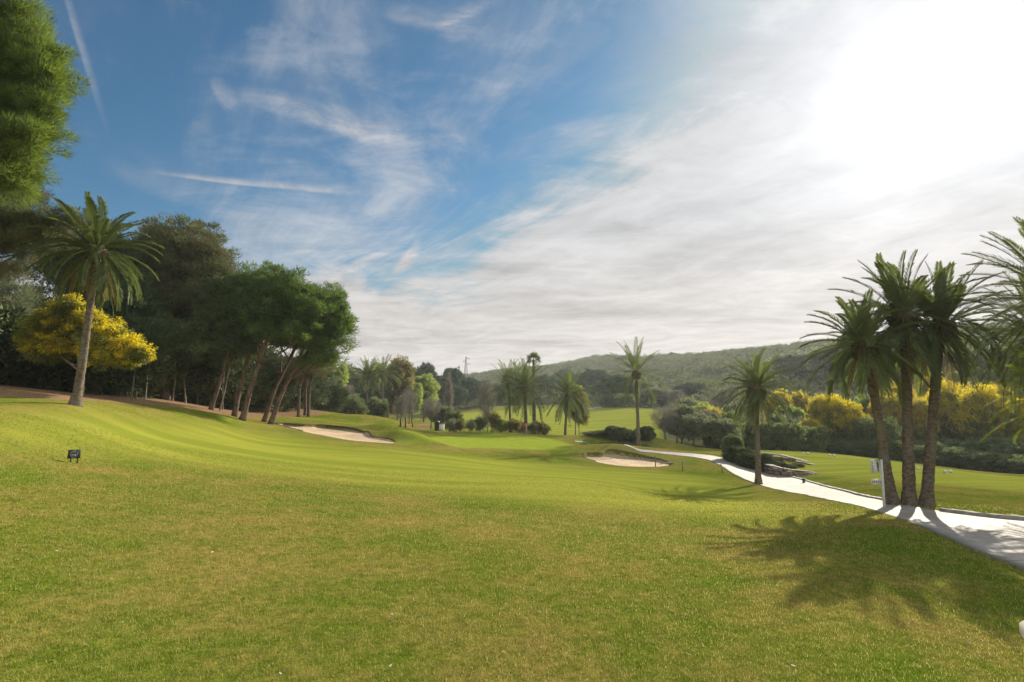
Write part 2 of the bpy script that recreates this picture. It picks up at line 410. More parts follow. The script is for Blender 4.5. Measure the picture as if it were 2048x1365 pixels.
def addbump(u, v, Y, rx, ry, h, rot=0.0):
    p = P(u, v, Y); BUMPS.append((p[0], p[1], rx, ry, rot, h))
def H(x, y):
    x = np.atleast_1d(np.asarray(x, float)); y = np.atleast_1d(np.asarray(y, float))
    sh = x.shape; x = x.ravel(); y = y.ravel(); out = np.empty(len(x))
    for k in range(0, len(x), 40000):
        X, Y = x[k:k + 40000], y[k:k + 40000]
        a, b = warpxy(X, Y)
        z = tps((a[:, None] - wx) ** 2 + (b[:, None] - wy) ** 2) @ TW[:N] + TW[N] + TW[N + 1] * a + TW[N + 2] * b
        z = z * (np.hypot(X, Y) + 12)
        r = np.hypot(X, Y)
        z = z + 0.05 * np.sin(X * 0.55 + 1.0) * np.sin(Y * 0.43) * np.clip(r / 12, 0, 1) * np.clip(3 - r / 40, 0, 1)
        z = z + 1.6 * np.sin(X * 0.05 + Y * .021) * np.sin(Y * 0.037 + X * .013 + 1) * np.clip((r - 110) / 120, 0, 1)
        for bx, by, rx, ry, ro, h in BUMPS:
            c, s = math.cos(ro), math.sin(ro); du, dv = (X - bx) * c + (Y - by) * s, -(X - bx) * s + (Y - by) * c
            z = z + h * np.exp(-(du / rx) ** 2 - (dv / ry) ** 2)
        out[k:k + 40000] = z
    return out.reshape(sh)
def Hs(x, y): return float(H([x], [y])[0])
def G(uv):
    """points of the ground seen at the photograph's pixels uv"""
    uv = np.asarray(uv, float).reshape(-1, 2)
    T = np.exp(np.linspace(math.log(2.0), math.log(500), 700))
    res = []
    for u, v in uv:
        d = ray(u, v); d = d / d[1]
        z = CAM_Z + d[2] * T; h = H(d[0] * T, T)
        k = np.argmax(z < h) if (z < h).any() else len(T) - 1
        k = max(k, 1)
        a, b = z[k - 1] - h[k - 1], z[k] - h[k]
        t = T[k - 1] + (T[k] - T[k - 1]) * (a / (a - b) if a != b else 0)
        res.append((d[0] * t, t, Hs(d[0] * t, t)))
    return np.array(res)
# mounds round the bunkers
addbump(712, 878, 37, 0, 0, 0) if False else None
addbump(775, 868, 34.5, 1.9, 0.9, 0.55, -0.25)
addbump(812, 886, 31.2, 2.2, 0.8, 0.62, -0.35)
addbump(600, 822, 52, 5, 3, 0.5)
addbump(740, 842, 47, 6, 2.4, 0.5)
addbump(1260, 900, 36.5, 4.5, 1.2, 0.45, -0.3)
addbump(1190, 890, 49, 3.4, 1.5, 0.9)
addbump(1250, 893, 46, 4.0, 1.6, 1.2)

def resample(pts, n):
    pts = np.asarray(pts, float); s = np.concatenate([[0], np.cumsum(np.linalg.norm(np.diff(pts, axis=0), axis=1))])
    t = np.linspace(0, s[-1], n)
    return np.stack([np.interp(t, s, pts[:, i]) for i in range(pts.shape[1])], 1)
def smooth_line(pts, n, it=3):
    p = np.asarray(pts, float)
    for _ in range(it):
        q = 0.75 * p[:-1] + 0.25 * p[1:]; r_ = 0.25 * p[:-1] + 0.75 * p[1:]
        p = np.vstack([p[:1], np.stack([q, r_], 1).reshape(-1, p.shape[1]), p[-1:]])
    return resample(p, n)
def sdist(x, y, poly):
    """signed distance, positive inside"""
    x = x[:, None]; y = y[:, None]; ax, ay = poly[:, 0], poly[:, 1]; bx, by = np.roll(ax, -1), np.roll(ay, -1)
    ex, ey = bx - ax, by - ay
    t = np.clip(((x - ax) * ex + (y - ay) * ey) / (ex * ex + ey * ey + 1e-12), 0, 1)
    d = np.sqrt(((x - ax - t * ex) ** 2 + (y - ay - t * ey) ** 2).min(1))
    c = ((ay > y) != (by > y)) & (x < ex * (y - ay) / (ey + 1e-12) + ax)
    return np.where(c.sum(1) % 2 == 1, d, -d)
def sd_box(x, y, poly, pad=3.0):
    out = np.full(x.shape, -float(pad))
    m = (x > poly[:, 0].min() - pad) & (x < poly[:, 0].max() + pad) & (y > poly[:, 1].min() - pad) & (y < poly[:, 1].max() + pad)
    if m.any(): out[m] = np.maximum(sdist(x[m], y[m], poly), -pad)
    return out
def sstep(x, a, b):
    t = np.clip((x - a) / (b - a), 0, 1); return t * t * (3 - 2 * t)

pathL = G([(1150, 884), (1185, 887), (1245, 898), (1330, 908.5), (1395, 915), (1430, 925), (1452, 941), (1480, 956), (1530, 973), (1600, 989), (1700, 1009), (1770, 1027), (1850, 1060), (1900, 1077), (1960, 1106), (2040, 1137)])[:, :2]
pathL = np.vstack([pathL, [[6.75, 6.6]], G([(2030, 1232), (2028, 1266)])[:, :2], [[4.22, 4.45], [4.9, 3.5], [6.2, 2.0], [8, -3]]])
pathR = G([(1150, 882), (1185, 884), (1245, 895), (1330, 904), (1400, 909), (1440, 914), (1480, 929), (1530, 939), (1570, 951), (1620, 964), (1700, 988), (1760, 1001), (1800, 1009), (1880, 1024), (2048, 1044)])[:, :2]
pathR = np.vstack([pathR, [[14.5, 12.3], [16.2, 9], [16, 3], [15, -3]]])
pathL = smooth_line(pathL, 420); pathR = smooth_line(pathR, 420)
_rp = np.random.default_rng(4)
def rough_edge(L, a):
    w = np.convolve(_rp.normal(0, 1, len(L) + 8), np.ones(5) / 5, 'same')[4:-4] * a * 2
    tn = norm(np.gradient(L, axis=0)); return L + np.stack([-tn[:, 1], tn[:, 0]], 1) * w[:, None]
pathL = rough_edge(pathL, .03); pathR = rough_edge(pathR, .015)
path_poly = np.vstack([pathL[::3], pathR[::-3]])
bunkR = smooth_line(G([(1162, 910), (1172, 917), (1200, 926), (1240, 932), (1290, 934), (1335, 932), (1348, 929), (1322, 919), (1290, 912), (1258, 905), (1225, 900), (1212, 900), (1206, 906), (1190, 906), (1170, 906), (1162, 910)])[:, :2], 90)[:-1]
bunkL = smooth_line(G([(540, 844), (570, 846), (610, 849), (650, 850), (690, 854), (725, 862), (742, 869), (740, 874), (772, 876), (792, 882), (786, 887), (740, 884), (700, 881), (650, 872), (600, 861), (560, 851), (540, 844)])[:, :2], 110)[:-1]
bunkers = (bunkR, bunkL)
def lipdrop(x, y, k):
    poly = bunkers[k]; c = poly.mean(0)
    back = (y - poly[:, 1].min()) / (np.ptp(poly[:, 1]) + 1e-6)
    return 0.03 + (0.24 if k == 0 else 0.20) * np.clip(back * 1.3 - 0.15, 0, 1)
def Hsand(x, y, k):
    d = sdist(x, y, bunkers[k])
    z = H(x, y) - lipdrop(x, y, k) * sstep(d, -0.02, 0.12) - 0.10 * sstep(d, 0.2, 1.6)
    return z

# --- the sheet: polar rings round the viewpoint
ang_f = np.arange(-60, 60.001, 0.21); ang_b = np.arange(63, 298, 4.0)
angs = R(1) * np.concatenate([ang_f, ang_b])
rr = np.concatenate([np.exp(np.linspace(math.log(0.35), math.log(14), 110))[:-1], np.arange(14, 62, 0.2), np.exp(np.linspace(math.log(62), math.log(460), 170)), np.exp(np.linspace(math.log(480), math.log(1500), 16))])
na, nr = len(angs), len(rr)
gx = (np.sin(angs)[None, :] * rr[:, None]).ravel(); gy = (np.cos(angs)[None, :] * rr[:, None]).ravel()
gz = H(gx, gy)
dpath = sd_box(gx, gy, path_poly, 2.0)
gz -= 0.06 * sstep(dpath, 0.0, 0.10)
for k in (0, 1):
    dd = sd_box(gx, gy, bunkers[k], 2.0); m_ = dd > -0.02
    if m_.any(): gz[m_] = Hsand(gx[m_], gy[m_], k) - 0.05 * sstep(dd[m_], -0.02, 0.05)
V = np.stack([gx, gy, gz], 1); V = np.vstack([V, [0, 0, Hs(0, 0)]])
i = np.arange(nr - 1)[:, None] * na; j = np.arange(na)[None, :]; j2 = (j + 1) % na
Q = np.stack([i + j, i + na + j, i + na + j2, i + j2], -1).reshape(-1, 4)
T = np.stack([np.full(na, na * nr), np.arange(na), (np.arange(na) + 1) % na], 1)

# zones of the turf as vertex values
fair_edge = G([(-400, 905), (0, 893), (200, 905), (420, 935), (600, 955), (800, 980), (1024, 1000), (1200, 1020), (1400, 1035), (1560, 1050)])[:, :2]
fair_far = G([(0, 830), (250, 838), (430, 850), (560, 868), (700, 895), (860, 905), (1000, 918), (1160, 935), (1300, 942), (1420, 960), (1480, 985), (1600, 1010)])[:, :2]
fair_poly = np.vstack([fair_edge, fair_far[::-1]])
green_poly = smooth_line(G([(700, 880), (860, 888), (960, 896), (1060, 900), (1120, 897), (1150, 890), (1100, 878), (1040, 871), (960, 869), (880, 873), (800, 876), (700, 880)])[:, :2], 60)
soil_poly = np.vstack([G([(-500, 792), (0, 793), (120, 801), (200, 803), (300, 811), (380, 818), (440, 829), (500, 836), (540, 835), (600, 832), (640, 831)])[:, :2], [[-24, 75], [-60, 80], [-80, 20], [-50, 5]]])
far_fair = G([(870, 832), (1000, 822), (1110, 815), (1330, 818), (1330, 850), (1250, 880), (1100, 868), (1000, 858), (860, 858)])[:, :2]
tee_poly = np.vstack([G([(1500, 900), (1700, 912), (1850, 932), (2048, 955)])[:, :2], G([(2300, 965), (2048, 985), (1900, 972), (1750, 962), (1640, 948), (1560, 925)])[:, :2]])
sandy = smooth_line(G([(812, 851), (830, 848.5), (862, 849), (868, 853), (850, 858), (822, 857.5), (812, 851)])[:, :2], 40)
def zones(x, y):
    f = sstep(sd_box(x, y, fair_poly, 6), -1.8, 2.0)
    f = np.maximum(f, sstep(sd_box(x, y, far_fair, 10), -3, 3)); f = np.maximum(f, sstep(sd_box(x, y, tee_poly, 4), -.8, .8))
    g = sstep(sd_box(x, y, green_poly, 3), -.5, .5)
    s = sstep(sd_box(x, y, soil_poly, 4), -0.7, 0.8)
    s = np.maximum(s, sstep(sd_box(x, y, sandy, 3), -.8, .8)); r_ = np.hypot(x, y)
    w = sstep(r_, 128, 175) * (1 - sstep(sd_box(x, y, far_fair, 10), -3, 3))
    # stream banks behind the right tee and behind the ridge
    w = np.maximum(w, sstep(y - 0.0 * x, 47, 51) * sstep(x, 14, 20) * (1 - sstep(sd_box(x, y, far_fair, 10), -3, 3)))
    dry = 0
    for b in bunkers: dry = np.maximum(dry, sstep(sd_box(x, y, b, 3), -1.8, -0.1))
    return f, g, s, w, dry
f_, g_, s_, w_, dry_ = zones(V[:, 0], V[:, 1])

def turf_color(t):
    p = t.nodes.new('ShaderNodeNewGeometry').outputs['Position']
    fz, gz_, sz, wz, dz_ = (attr(t, a) for a in ('fairway', 'green', 'soil', 'wild', 'dry'))
    n1 = noise(p, 0.42, 4, 0.6); n2 = noise(p, 1.9, 5, 0.65); n3 = noise(p, 9.0, 4, 0.65); n4 = noise(p, 60.0, 3, 0.7)
    sep = t.nodes.new('ShaderNodeSeparateXYZ'); t.links.new(p, sep.inputs[0])
    x, y = S(sep.outputs[0]), S(sep.outputs[1])
    mow = noise(vec(x * 0.10 + y * 0.02, y * 0.95 - x * 0.12, 0.0), 1.0, 3, 0.55)
    dryness = smooth(n1 * 0.55 + n2 * 0.3 + n3 * 0.25, 0.42, 0.70)
    rough = mixc(dryness, (0.125, 0.185, 0.013), (0.30, 0.235, 0.058))
    rough = mixc(smooth(n4 * 0.6 + n3 * 0.4, 0.35, 0.68), scalec(rough, 0.68), scalec(rough, 1.32))
    fw = mixc(smooth(mow, 0.35, 0.65), (0.235, 0.268, 0.030), (0.355, 0.365, 0.050))
    fw = mixc(smooth(n2 * .6 + n3 * .4, 0.35, 0.68) * 0.5, fw, (0.26, 0.26, 0.04))
    fw = mixc(smooth(n4, 0.3, 0.7), scalec(fw, 0.82), scalec(fw, 1.14))
    col = mixc(fz, rough, fw)
    gr = mixc(smooth(n2, 0.3, 0.7), (0.25, 0.31, 0.03), (0.32, 0.37, 0.045))
    col = mixc(gz_, col, gr)
    dryc = mixc(n3, (0.14, 0.15, 0.03), (0.28, 0.24, 0.07))
    col = mixc(dz_ * 0.55, col, dryc)
    so = mixc(smooth(n3 * .5 + n4 * .5, 0.3, 0.7), (0.15, 0.085, 0.04), (0.42, 0.28, 0.15))
    col = mixc(smooth(sz + (n2 - 0.5) * 1.0 + (n3 - .5) * .5, 0.35, 0.65), col, so)
    wi = mixc(smooth(n1 * .5 + n2 * .5, 0.4, 0.62), (0.075, 0.085, 0.035), (0.21, 0.19, 0.095))
    col = mixc(smooth(wz + (n1 - .5) * .6, .35, .65), col, wi)
    return col, n4, n3, n2
gm, t, out = new_mat('lawn')
col, n4, n3, n2 = turf_color(t)
hh = n4 * 0.45 + n3 * 0.35 + noise(t.nodes.new('ShaderNodeNewGeometry').outputs['Position'], 25.0, 3, 0.7) * 0.4
d = t.nodes.new('ShaderNodeBsdfDiffuse'); t.links.new(col, d.inputs[0]); d.inputs['Roughness'].default_value = 0.6
t.links.new(bump(t, hh, 0.75, 0.05), d.inputs['Normal'])
sh_ = t.nodes.new('ShaderNodeBsdfSheen') if False else None
t.links.new(d.outputs[0], out.inputs[0])
gme = mesh_from('lawn', V, [Q, T], gm, {'fairway': ('POINT', f_), 'green': ('POINT', g_), 'soil': ('POINT', s_), 'wild': ('POINT', w_), 'dry': ('POINT', dry_)}, True)
tag(obj('lawn', gme), kind='structure', label='sloping golf course lawn running down to the valley')

# --- grass blades close to the viewpoint
rng = np.random.default_rng(5)
n = 620000
th = rng.uniform(R(-47), R(47), n); r0 = np.exp(rng.uniform(math.log(2.3), math.log(20), n) )
bx, by = np.sin(th) * r0, np.cos(th) * r0
keep = (sd_box(bx, by, path_poly, 1) < -0.03) & (by > 1.8)
bx, by = bx[keep], by[keep]; r0 = r0[keep]; n = len(bx)
bz = H(bx, by)
hl = rng.uniform(0.012, 0.034, n) * np.clip((r0 / 5), 1, 2.0) ** 0.4; wd = 0.0013 * np.clip(r0 / 2.6, 1, 9) * rng.uniform(.7, 1.3, n)
ph = rng.uniform(0, 2 * math.pi, n); ln = rng.uniform(0.1, 1.1, n)
base = np.stack([bx, by, bz - 0.003], 1)
side = np.stack([np.cos(ph), np.sin(ph), 0 * ph], 1) * wd[:, None]
ph2 = ph + math.pi / 2 + rng.normal(0, .5, n)
tip = base + np.stack([np.cos(ph2) * np.sin(ln), np.sin(ph2) * np.sin(ln), np.cos(ln)], 1) * hl[:, None]
GV = np.stack([base - side, base + side, tip], 1).reshape(-1, 3)
GF = np.arange(3 * n).reshape(-1, 3)
f2, g2_, s2, w2, d2 = zones(bx, by)
rep = lambda a: np.repeat(a, 3)
bm_, t, out = new_mat('grass_blades')
col, n4, n3, n2 = turf_color(t)
ti = attr(t, 'tint')
col = mixc(smooth(ti, 0.55, 0.95), col, (0.36, 0.29, 0.11)); col = scalec(col, ti * 0.5 + 0.85)
d = t.nodes.new('ShaderNodeBsdfDiffuse'); t.links.new(col, d.inputs[0])
tr = t.nodes.new('ShaderNodeBsdfTranslucent'); t.links.new(scalec(col, 1.1), tr.inputs[0])
mx = t.nodes.new('ShaderNodeMixShader'); mx.inputs[0].default_value = 0.42
t.links.new(d.outputs[0], mx.inputs[1]); t.links.new(tr.outputs[0], mx.inputs[2]); t.links.new(mx.outputs[0], out.inputs[0])
ge = mesh_from('grass', GV, GF, bm_, {'fairway': ('POINT', rep(f2)), 'green': ('POINT', rep(g2_)), 'soil': ('POINT', rep(s2)), 'wild': ('POINT', rep(w2)), 'dry': ('POINT', rep(d2)), 'tint': ('POINT', rep(rng.random(n)))})
tag(obj('grass', ge), 'short mown grass blades of the foreground lawn', 'grass', kind='stuff')
del GV, GF

# --- cart path
def sheet(name, A_, B_, m, mat, lift, zf=None, skirt=0.08, attrs=None):
    n = len(A_); s = np.linspace(0, 1, m)
    Pn = A_[:, None, :] * (1 - s)[None, :, None] + B_[:, None, :] * s[None, :, None]
    x, y = Pn[..., 0].ravel(), Pn[..., 1].ravel()
    z = (zf or H)(x, y) + lift
    V = np.stack([x, y, z], 1)
    i = np.arange(n - 1)[:, None] * m; j = np.arange(m - 1)[None, :]
    Q = np.stack([i + j, i + j + 1, i + m + j + 1, i + m + j], -1).reshape(-1, 4)
    e1 = np.arange(n) * m; e2 = e1 + m - 1
    k = len(V)
    V = np.vstack([V, V[e1] - [0, 0, skirt], V[e2] - [0, 0, skirt]])
    a = np.arange(n - 1)
    Q = np.vstack([Q, np.stack([e1[a], e1[a + 1], k + a + 1, k + a], 1), np.stack([e2[a + 1], e2[a], k + n + a, k + n + a + 1], 1)])
    return V, Q
pm, t, out = new_mat('path_concrete')
p = t.nodes.new('ShaderNodeNewGeometry').outputs['Position']
n1 = noise(p, 0.5, 4, 0.6); n2_ = noise(p, 4.0, 6, 0.65); n3_ = noise(p, 60.0, 3, 0.6)
sep = t.nodes.new('ShaderNodeSeparateXYZ'); t.links.new(p, sep.inputs[0])
x, y = S(sep.outputs[0]), S(sep.outputs[1])
stn = noise(vec(x * 0.35 + y * 0.1, y * 2.2 - x * 0.7, 0.0), 1.0, 5, 0.65)
c = mixc(smooth(n1 * .5 + n2_ * .5, 0.35, 0.68), (0.29, 0.25, 0.20), (0.45, 0.395, 0.32))
c = mixc(smooth(stn, 0.52, 0.7) * 0.6, c, (0.30, 0.25, 0.19))
c = mixc(smooth(n3_, 0.3, 0.7), scalec(c, 0.9), scalec(c, 1.05))
cr = t.nodes.new('ShaderNodeTexVoronoi'); cr.feature = 'DISTANCE_TO_EDGE'; cr.inputs['Scale'].default_value = 0.45
wv = t.nodes.new('ShaderNodeVectorMath'); wv.operation = 'ADD'; t.links.new(p, wv.inputs[0])
nn = t.nodes.new('ShaderNodeTexNoise'); nn.inputs['Scale'].default_value = 1.3; t.links.new(p, nn.inputs['Vector'])
t.links.new(scalec(nn.outputs['Color'], 0.9), wv.inputs[1]); t.links.new(wv.outputs[0], cr.inputs['Vector'])
ck = smooth(S(cr.outputs['Distance']), 0.005, 0.001) * 0.5
al = attr(t, 'along')
jn = smooth(S.m('ABSOLUTE', S.m('FRACT', al / 3.2) - 0.5), 0.006, 0.0025)
edge_ = attr(t, 'edge'); c = mixc(smooth(edge_ + (n2_ - .5) * .5, 0.55, 1.0) * 0.75, c, (0.20, 0.17, 0.09))
ck = S.m('MAXIMUM', ck, jn)
c = mixc(ck * 0.75, c, (0.16, 0.14, 0.11))
principled(t, out, c, 0.8, bump(t, n2_ * .5 + n3_ * .5 - ck * .6, 0.35, 0.02), 0.3)
Vp, Qp = sheet('cart_path', pathL, pathR, 22, pm, 0.012)
_c = (pathL + pathR) / 2; _s = np.concatenate([[0], np.cumsum(np.linalg.norm(np.diff(_c, axis=0), axis=1))])
_al = np.concatenate([np.repeat(_s, 22), _s, _s]); _wd = np.linalg.norm(pathL - pathR, axis=1)
_ed = np.clip(1 - np.minimum(np.linspace(0, 1, 22), 1 - np.linspace(0, 1, 22))[None, :] * _wd[:, None] / .35, 0, 1).ravel()
_ed = np.concatenate([_ed, np.ones(2 * len(_s))])
tag(obj('cart_path', mesh_from('cart_path', Vp, Qp, pm, {'along': ('POINT', _al), 'edge': ('POINT', _ed)}, True)), kind='structure', label='pale concrete cart path')

# --- kerb on the far side of the path
km = plain_mat('kerb_stone', (0.34, 0.31, 0.26), (0.20, 0.18, 0.15), 0.85, 5, 0.5, 0.2)
def kerb(a, b, h=0.06, w=0.14, name='kerb'):
    line = pathR[a:b]
    tn = norm(np.gradient(line, axis=0)); nn_ = np.stack([-tn[:, 1], tn[:, 0]], 1)
    if ((pathL.mean(0) - line.mean(0)) * nn_.mean(0)).sum() > 0: nn_ = -nn_
    prof = [(-.01, -.12), (-.01, h - .015), (.015, h), (w - .02, h), (w, h - .02), (w, -.12)]
    V = []; rk = np.random.default_rng(a)
    for q, (o_, z_) in enumerate(prof):
        pt = line + nn_ * o_; V.append(np.stack([pt[:, 0], pt[:, 1], H(line[:, 0], line[:, 1]) + z_ + (rk.normal(0, .006, len(line)) if z_ > 0 else 0)], 1))
    V = np.stack(V, 1); n_, m_ = V.shape[:2]
    i = np.arange(n_ - 1)[:, None] * m_; j = np.arange(m_ - 1)[None, :]
    Q = np.stack([i + j, i + j + 1, i + m_ + j + 1, i + m_ + j], -1).reshape(-1, 4)
    e_ = (n_ - 1) * m_
    ends = [[3, 2, 1, 0], [0, 5, 4, 3], [e_ + 0, e_ + 1, e_ + 2, e_ + 3], [e_ + 3, e_ + 4, e_ + 5, e_ + 0]]
    tag(obj(name, mesh_from(name, V.reshape(-1, 3), np.vstack([Q, ends]), km)), kind='structure', label='low stone kerb along the far edge of the cart path')
def idx(u, v):
    g = G([(u, v)])[0, :2]; return int(np.argmin(((pathR - g) ** 2).sum(1)))
kerb(idx(1572, 951), idx(1775, 1003)); kerb(idx(1880, 1024), 415, 0.09, 0.11)

# --- bunkers
sm, t, out = new_mat('bunker_sand')
p = t.nodes.new('ShaderNodeNewGeometry').outputs['Position']
n1 = noise(p, 0.8, 4, 0.6); n2_ = noise(p, 7.0, 5, 0.65); n3_ = noise(p, 30.0, 4, 0.7)
c = mixc(smooth(n1 * .5 + n2_ * .5, 0.35, 0.65), (0.38, 0.265, 0.16), (0.58, 0.435, 0.285))
c = mixc(smooth(n3_, 0.3, 0.7), scalec(c, 0.85), scalec(c, 1.1))
principled(t, out, c, 0.95, bump(t, n2_ * .5 + n3_ * .5, 0.9, 0.08), 0.1)
lm, t, out = new_mat('bunker_lip_turf')
p = t.nodes.new('ShaderNodeNewGeometry').outputs['Position']
c = mixc(noise(p, 14.0, 4, .7), (0.07, 0.065, 0.025), (0.17, 0.15, 0.05))
principled(t, out, c, 0.95, bump(t, noise(p, 40.0, 3, .7), 1.0, 0.05), 0.1)
for k, lab in ((0, 'small sand bunker beside the cart path on the right of the green'), (1, 'long sand bunker below the leaning pines on the left')):
    poly = bunkers[k]; c0 = poly.mean(0)
    xs = np.arange(poly[:, 0].min(), poly[:, 0].max() + .2, 0.16); ys = np.arange(poly[:, 1].min(), poly[:, 1].max() + .2, 0.16)
    n_ring = 26
    # concentric rings towards a spine so that the outline stays exact
    spine = np.stack([poly[:, 0] * 0.72 + c0[0] * 0.28, np.interp(poly[:, 0], *(lambda b: (b[0], b[1]))((lambda xx: (xx, np.array([np.mean([np.interp(x_, *s_) for s_ in sides]) for x_ in xx])))(np.linspace(poly[:, 0].min(), poly[:, 0].max(), 24)) if False else (np.linspace(poly[:, 0].min(), poly[:, 0].max(), 24), np.array([poly[np.abs(poly[:, 0] - x_) < 1.0, 1].mean() if (np.abs(poly[:, 0] - x_) < 1.0).any() else c0[1] for x_ in np.linspace(poly[:, 0].min(), poly[:, 0].max(), 24)]))))], 1)
    s = np.linspace(0, 1, n_ring)
    Pn = poly[None] * (1 - s)[:, None, None] + spine[None] * s[:, None, None]
    m = len(poly); x, y = Pn[..., 0].ravel(), Pn[..., 1].ravel()
    z = Hsand(x, y, k); z[:m] = H(x[:m], y[:m]) - lipdrop(x[:m], y[:m], k)
    i = np.arange(n_ring - 1)[:, None] * m; j = np.arange(m)[None, :]; j2 = (j + 1) % m
    Qb = np.stack([i + j, i + j2, i + m + j2, i + m + j], -1).reshape(-1, 4)
    e = empty('sand_bunker', (c0[0], c0[1], Hs(*c0)), lab, 'sand bunker')
    off = np.array([c0[0], c0[1], Hs(*c0)])
    obj('sand', mesh_from('sand', np.stack([x, y, z + 0.02], 1) - off, Qb, sm, smooth_=True), e)
    cen = norm(poly - c0)
    hz = H(poly[:, 0], poly[:, 1]); ld = lipdrop(poly[:, 0], poly[:, 1], k); rk = np.random.default_rng(3)
    L0 = np.stack([poly[:, 0] + cen[:, 0] * .10, poly[:, 1] + cen[:, 1] * .10, hz - .02], 1)
    L1 = np.stack([poly[:, 0], poly[:, 1], hz + .02 + rk.random(m) * .03], 1)
    L2 = np.stack([poly[:, 0] - cen[:, 0] * .03, poly[:, 1] - cen[:, 1] * .03, hz - ld * (.5 + .3 * rk.random(m))], 1)
    L3 = np.stack([poly[:, 0] - cen[:, 0] * .02, poly[:, 1] - cen[:, 1] * .02, hz - ld - .05], 1)
    Vl = np.vstack([L0, L1, L2, L3]); i = np.arange(3)[:, None] * m
    Ql = np.stack([i + j, i + j2, i + m + j2, i + m + j], -1).reshape(-1, 4)
    keepq = ld[np.tile(np.arange(m), 3)] > 0.06
    obj('turf_edge', mesh_from('turf_edge', Vl - off, Ql[keepq], lm), e)

# --- a few dry leaves and daisies on the near turf
rng = np.random.default_rng(8); n = 150
th = rng.uniform(R(-43), R(41), n); r0 = np.exp(rng.uniform(math.log(3.0), math.log(15), n))
lx, ly = np.sin(th) * r0, np.cos(th) * r0; kp = sd_box(lx, ly, path_poly, 1) < -0.05; lx, ly = lx[kp], ly[kp]; n = len(lx)
lz = H(lx, ly) + .022; a_ = rng.uniform(0, 6.28, n); L_ = rng.uniform(.010, .022, n); tl2 = rng.uniform(-.4, .4, n)
u1 = np.stack([np.cos(a_), np.sin(a_), tl2], 1) * L_[:, None]; u2 = np.stack([-np.sin(a_), np.cos(a_), rng.uniform(-.3, .3, n)], 1) * L_[:, None] * .5
c_ = np.stack([lx, ly, lz], 1)
dm, t, out = new_mat('dry_leaf'); ti = attr(t, 'tint'); principled(t, out, mixc(smooth(ti, .6, .8), (0.20, 0.12, 0.05), (0.55, 0.50, 0.38)), 0.8)
tag(obj('fallen_leaves', mesh_from('fallen_leaves', np.stack([c_ - u1, c_ - u2, c_ + u1, c_ + u2], 1).reshape(-1, 3), np.arange(4 * n).reshape(-1, 4), dm, {'tint': ('FACE', rng.random(n))})), 'small dry leaves and petals scattered over the near lawn', 'leaves', kind='stuff')

# ================================================================== plants
def sphere_dirs(rng, n, zlo=-1.0):
    z = rng.uniform(zlo, 1, n); a = rng.uniform(0, 2 * math.pi, n); s = np.sqrt(1 - z * z)
    return np.stack([s * np.cos(a), s * np.sin(a), z], 1)
def crown_cloud(rng, lobes, lump_r, k=1.0, leaves=60, leaf=(0.12, 0.03), style='needle', zlo=-0.5, inner=0.35, up=0.3, rag=0.3):
    """lobes: (cx,cy,cz,rx,ry,rz). Returns vertices, faces, tints of the leaves and the lump centres"""
    Cs, Rs, Os = [], [], []
    for (cx, cy, cz, rx, ry, rz) in lobes:
        area = 4 * math.pi * ((rx * ry) ** 1.6 / 3 + (rx * rz) ** 1.6 / 3 + (ry * rz) ** 1.6 / 3) ** (1 / 1.6)
        n = max(4, int(k * area / (lump_r ** 2 * 1.5)))
        d = sphere_dirs(rng, n, zlo); f = np.where(rng.random(n) < .72, 1 - np.abs(rng.normal(0, rag * .45, n)), 1 + np.abs(rng.normal(0, rag * .26, n)))
        ni = int(n * inner); di = sphere_dirs(rng, ni, -0.8); fi = rng.uniform(0.15, 0.75, ni)
        d = np.vstack([d, di]); f = np.concatenate([f, fi])
        Cs.append(np.array([cx, cy, cz]) + d * f[:, None] * np.array([rx, ry, rz])); Os.append(norm(d + [0, 0, up]))
        Rs.append(lump_r * rng.uniform(0.6, 1.35, len(d)))
    Cc = np.vstack(Cs); Rr = np.concatenate(Rs); Oo = np.vstack(Os); m = len(Cc)
    tint = np.clip(rng.normal(0.5, 0.3, m), 0, 1)
    idx_ = np.repeat(np.arange(m), leaves); n = len(idx_)
    dl = sphere_dirs(rng, n); q = rng.random(n) ** 0.45
    pos = Cc[idx_] + dl * (Rr[idx_] * q)[:, None] * np.array([1, 1, 0.7])
    ax = norm(dl * 0.8 + Oo[idx_] * 0.7 + rng.normal(0, 0.45, (n, 3)) + [0, 0, up * 0.6])
    sd_ = norm(np.cross(ax, rng.normal(0, 1, (n, 3))))
    L = leaf[0] * rng.uniform(0.6, 1.3, n)[:, None]; Wd = leaf[1] * rng.uniform(0.7, 1.3, n)[:, None]
    tl = np.clip(tint[idx_] + rng.normal(0, 0.14, n), 0, 1)
    if style == 'needle':
        V = np.stack([pos - sd_ * Wd * .5, pos + sd_ * Wd * .5, pos + ax * L], 1).reshape(-1, 3); F = np.arange(3 * n).reshape(-1, 3)
    else:
        V = np.stack([pos, pos + ax * L * .5 + sd_ * Wd * .5, pos + ax * L, pos + ax * L * .5 - sd_ * Wd * .5], 1).reshape(-1, 3); F = np.arange(4 * n).reshape(-1, 4)
    return V, F, tl, Cc, Oo
def crown_obj(name, rng, lobes, mat, parent, **kw):
    V, F, tl, Cc, Oo = crown_cloud(rng, lobes, **kw)
    obj(name, mesh_from(name, V, F, MATS[mat], {'tint': ('FACE', tl)}), parent)
    return Cc
def limb(mb, a, b, r0, r1, rng, sag=0.15, n=7, seg=7):
    a, b = np.asarray(a, float), np.asarray(b, float); L = np.linalg.norm(b - a)
    t = np.linspace(0, 1, n)[:, None]; mid = (a + b) / 2 + rng.normal(0, sag * L * .5, 3) * [1, 1, .4]
    p = (1 - t) ** 2 * a + 2 * t * (1 - t) * mid + t * t * b
    mb.tube(p, np.linspace(r0, r1, n), seg, jit=rng.uniform(.88, 1.12, (n, seg)))
    return p
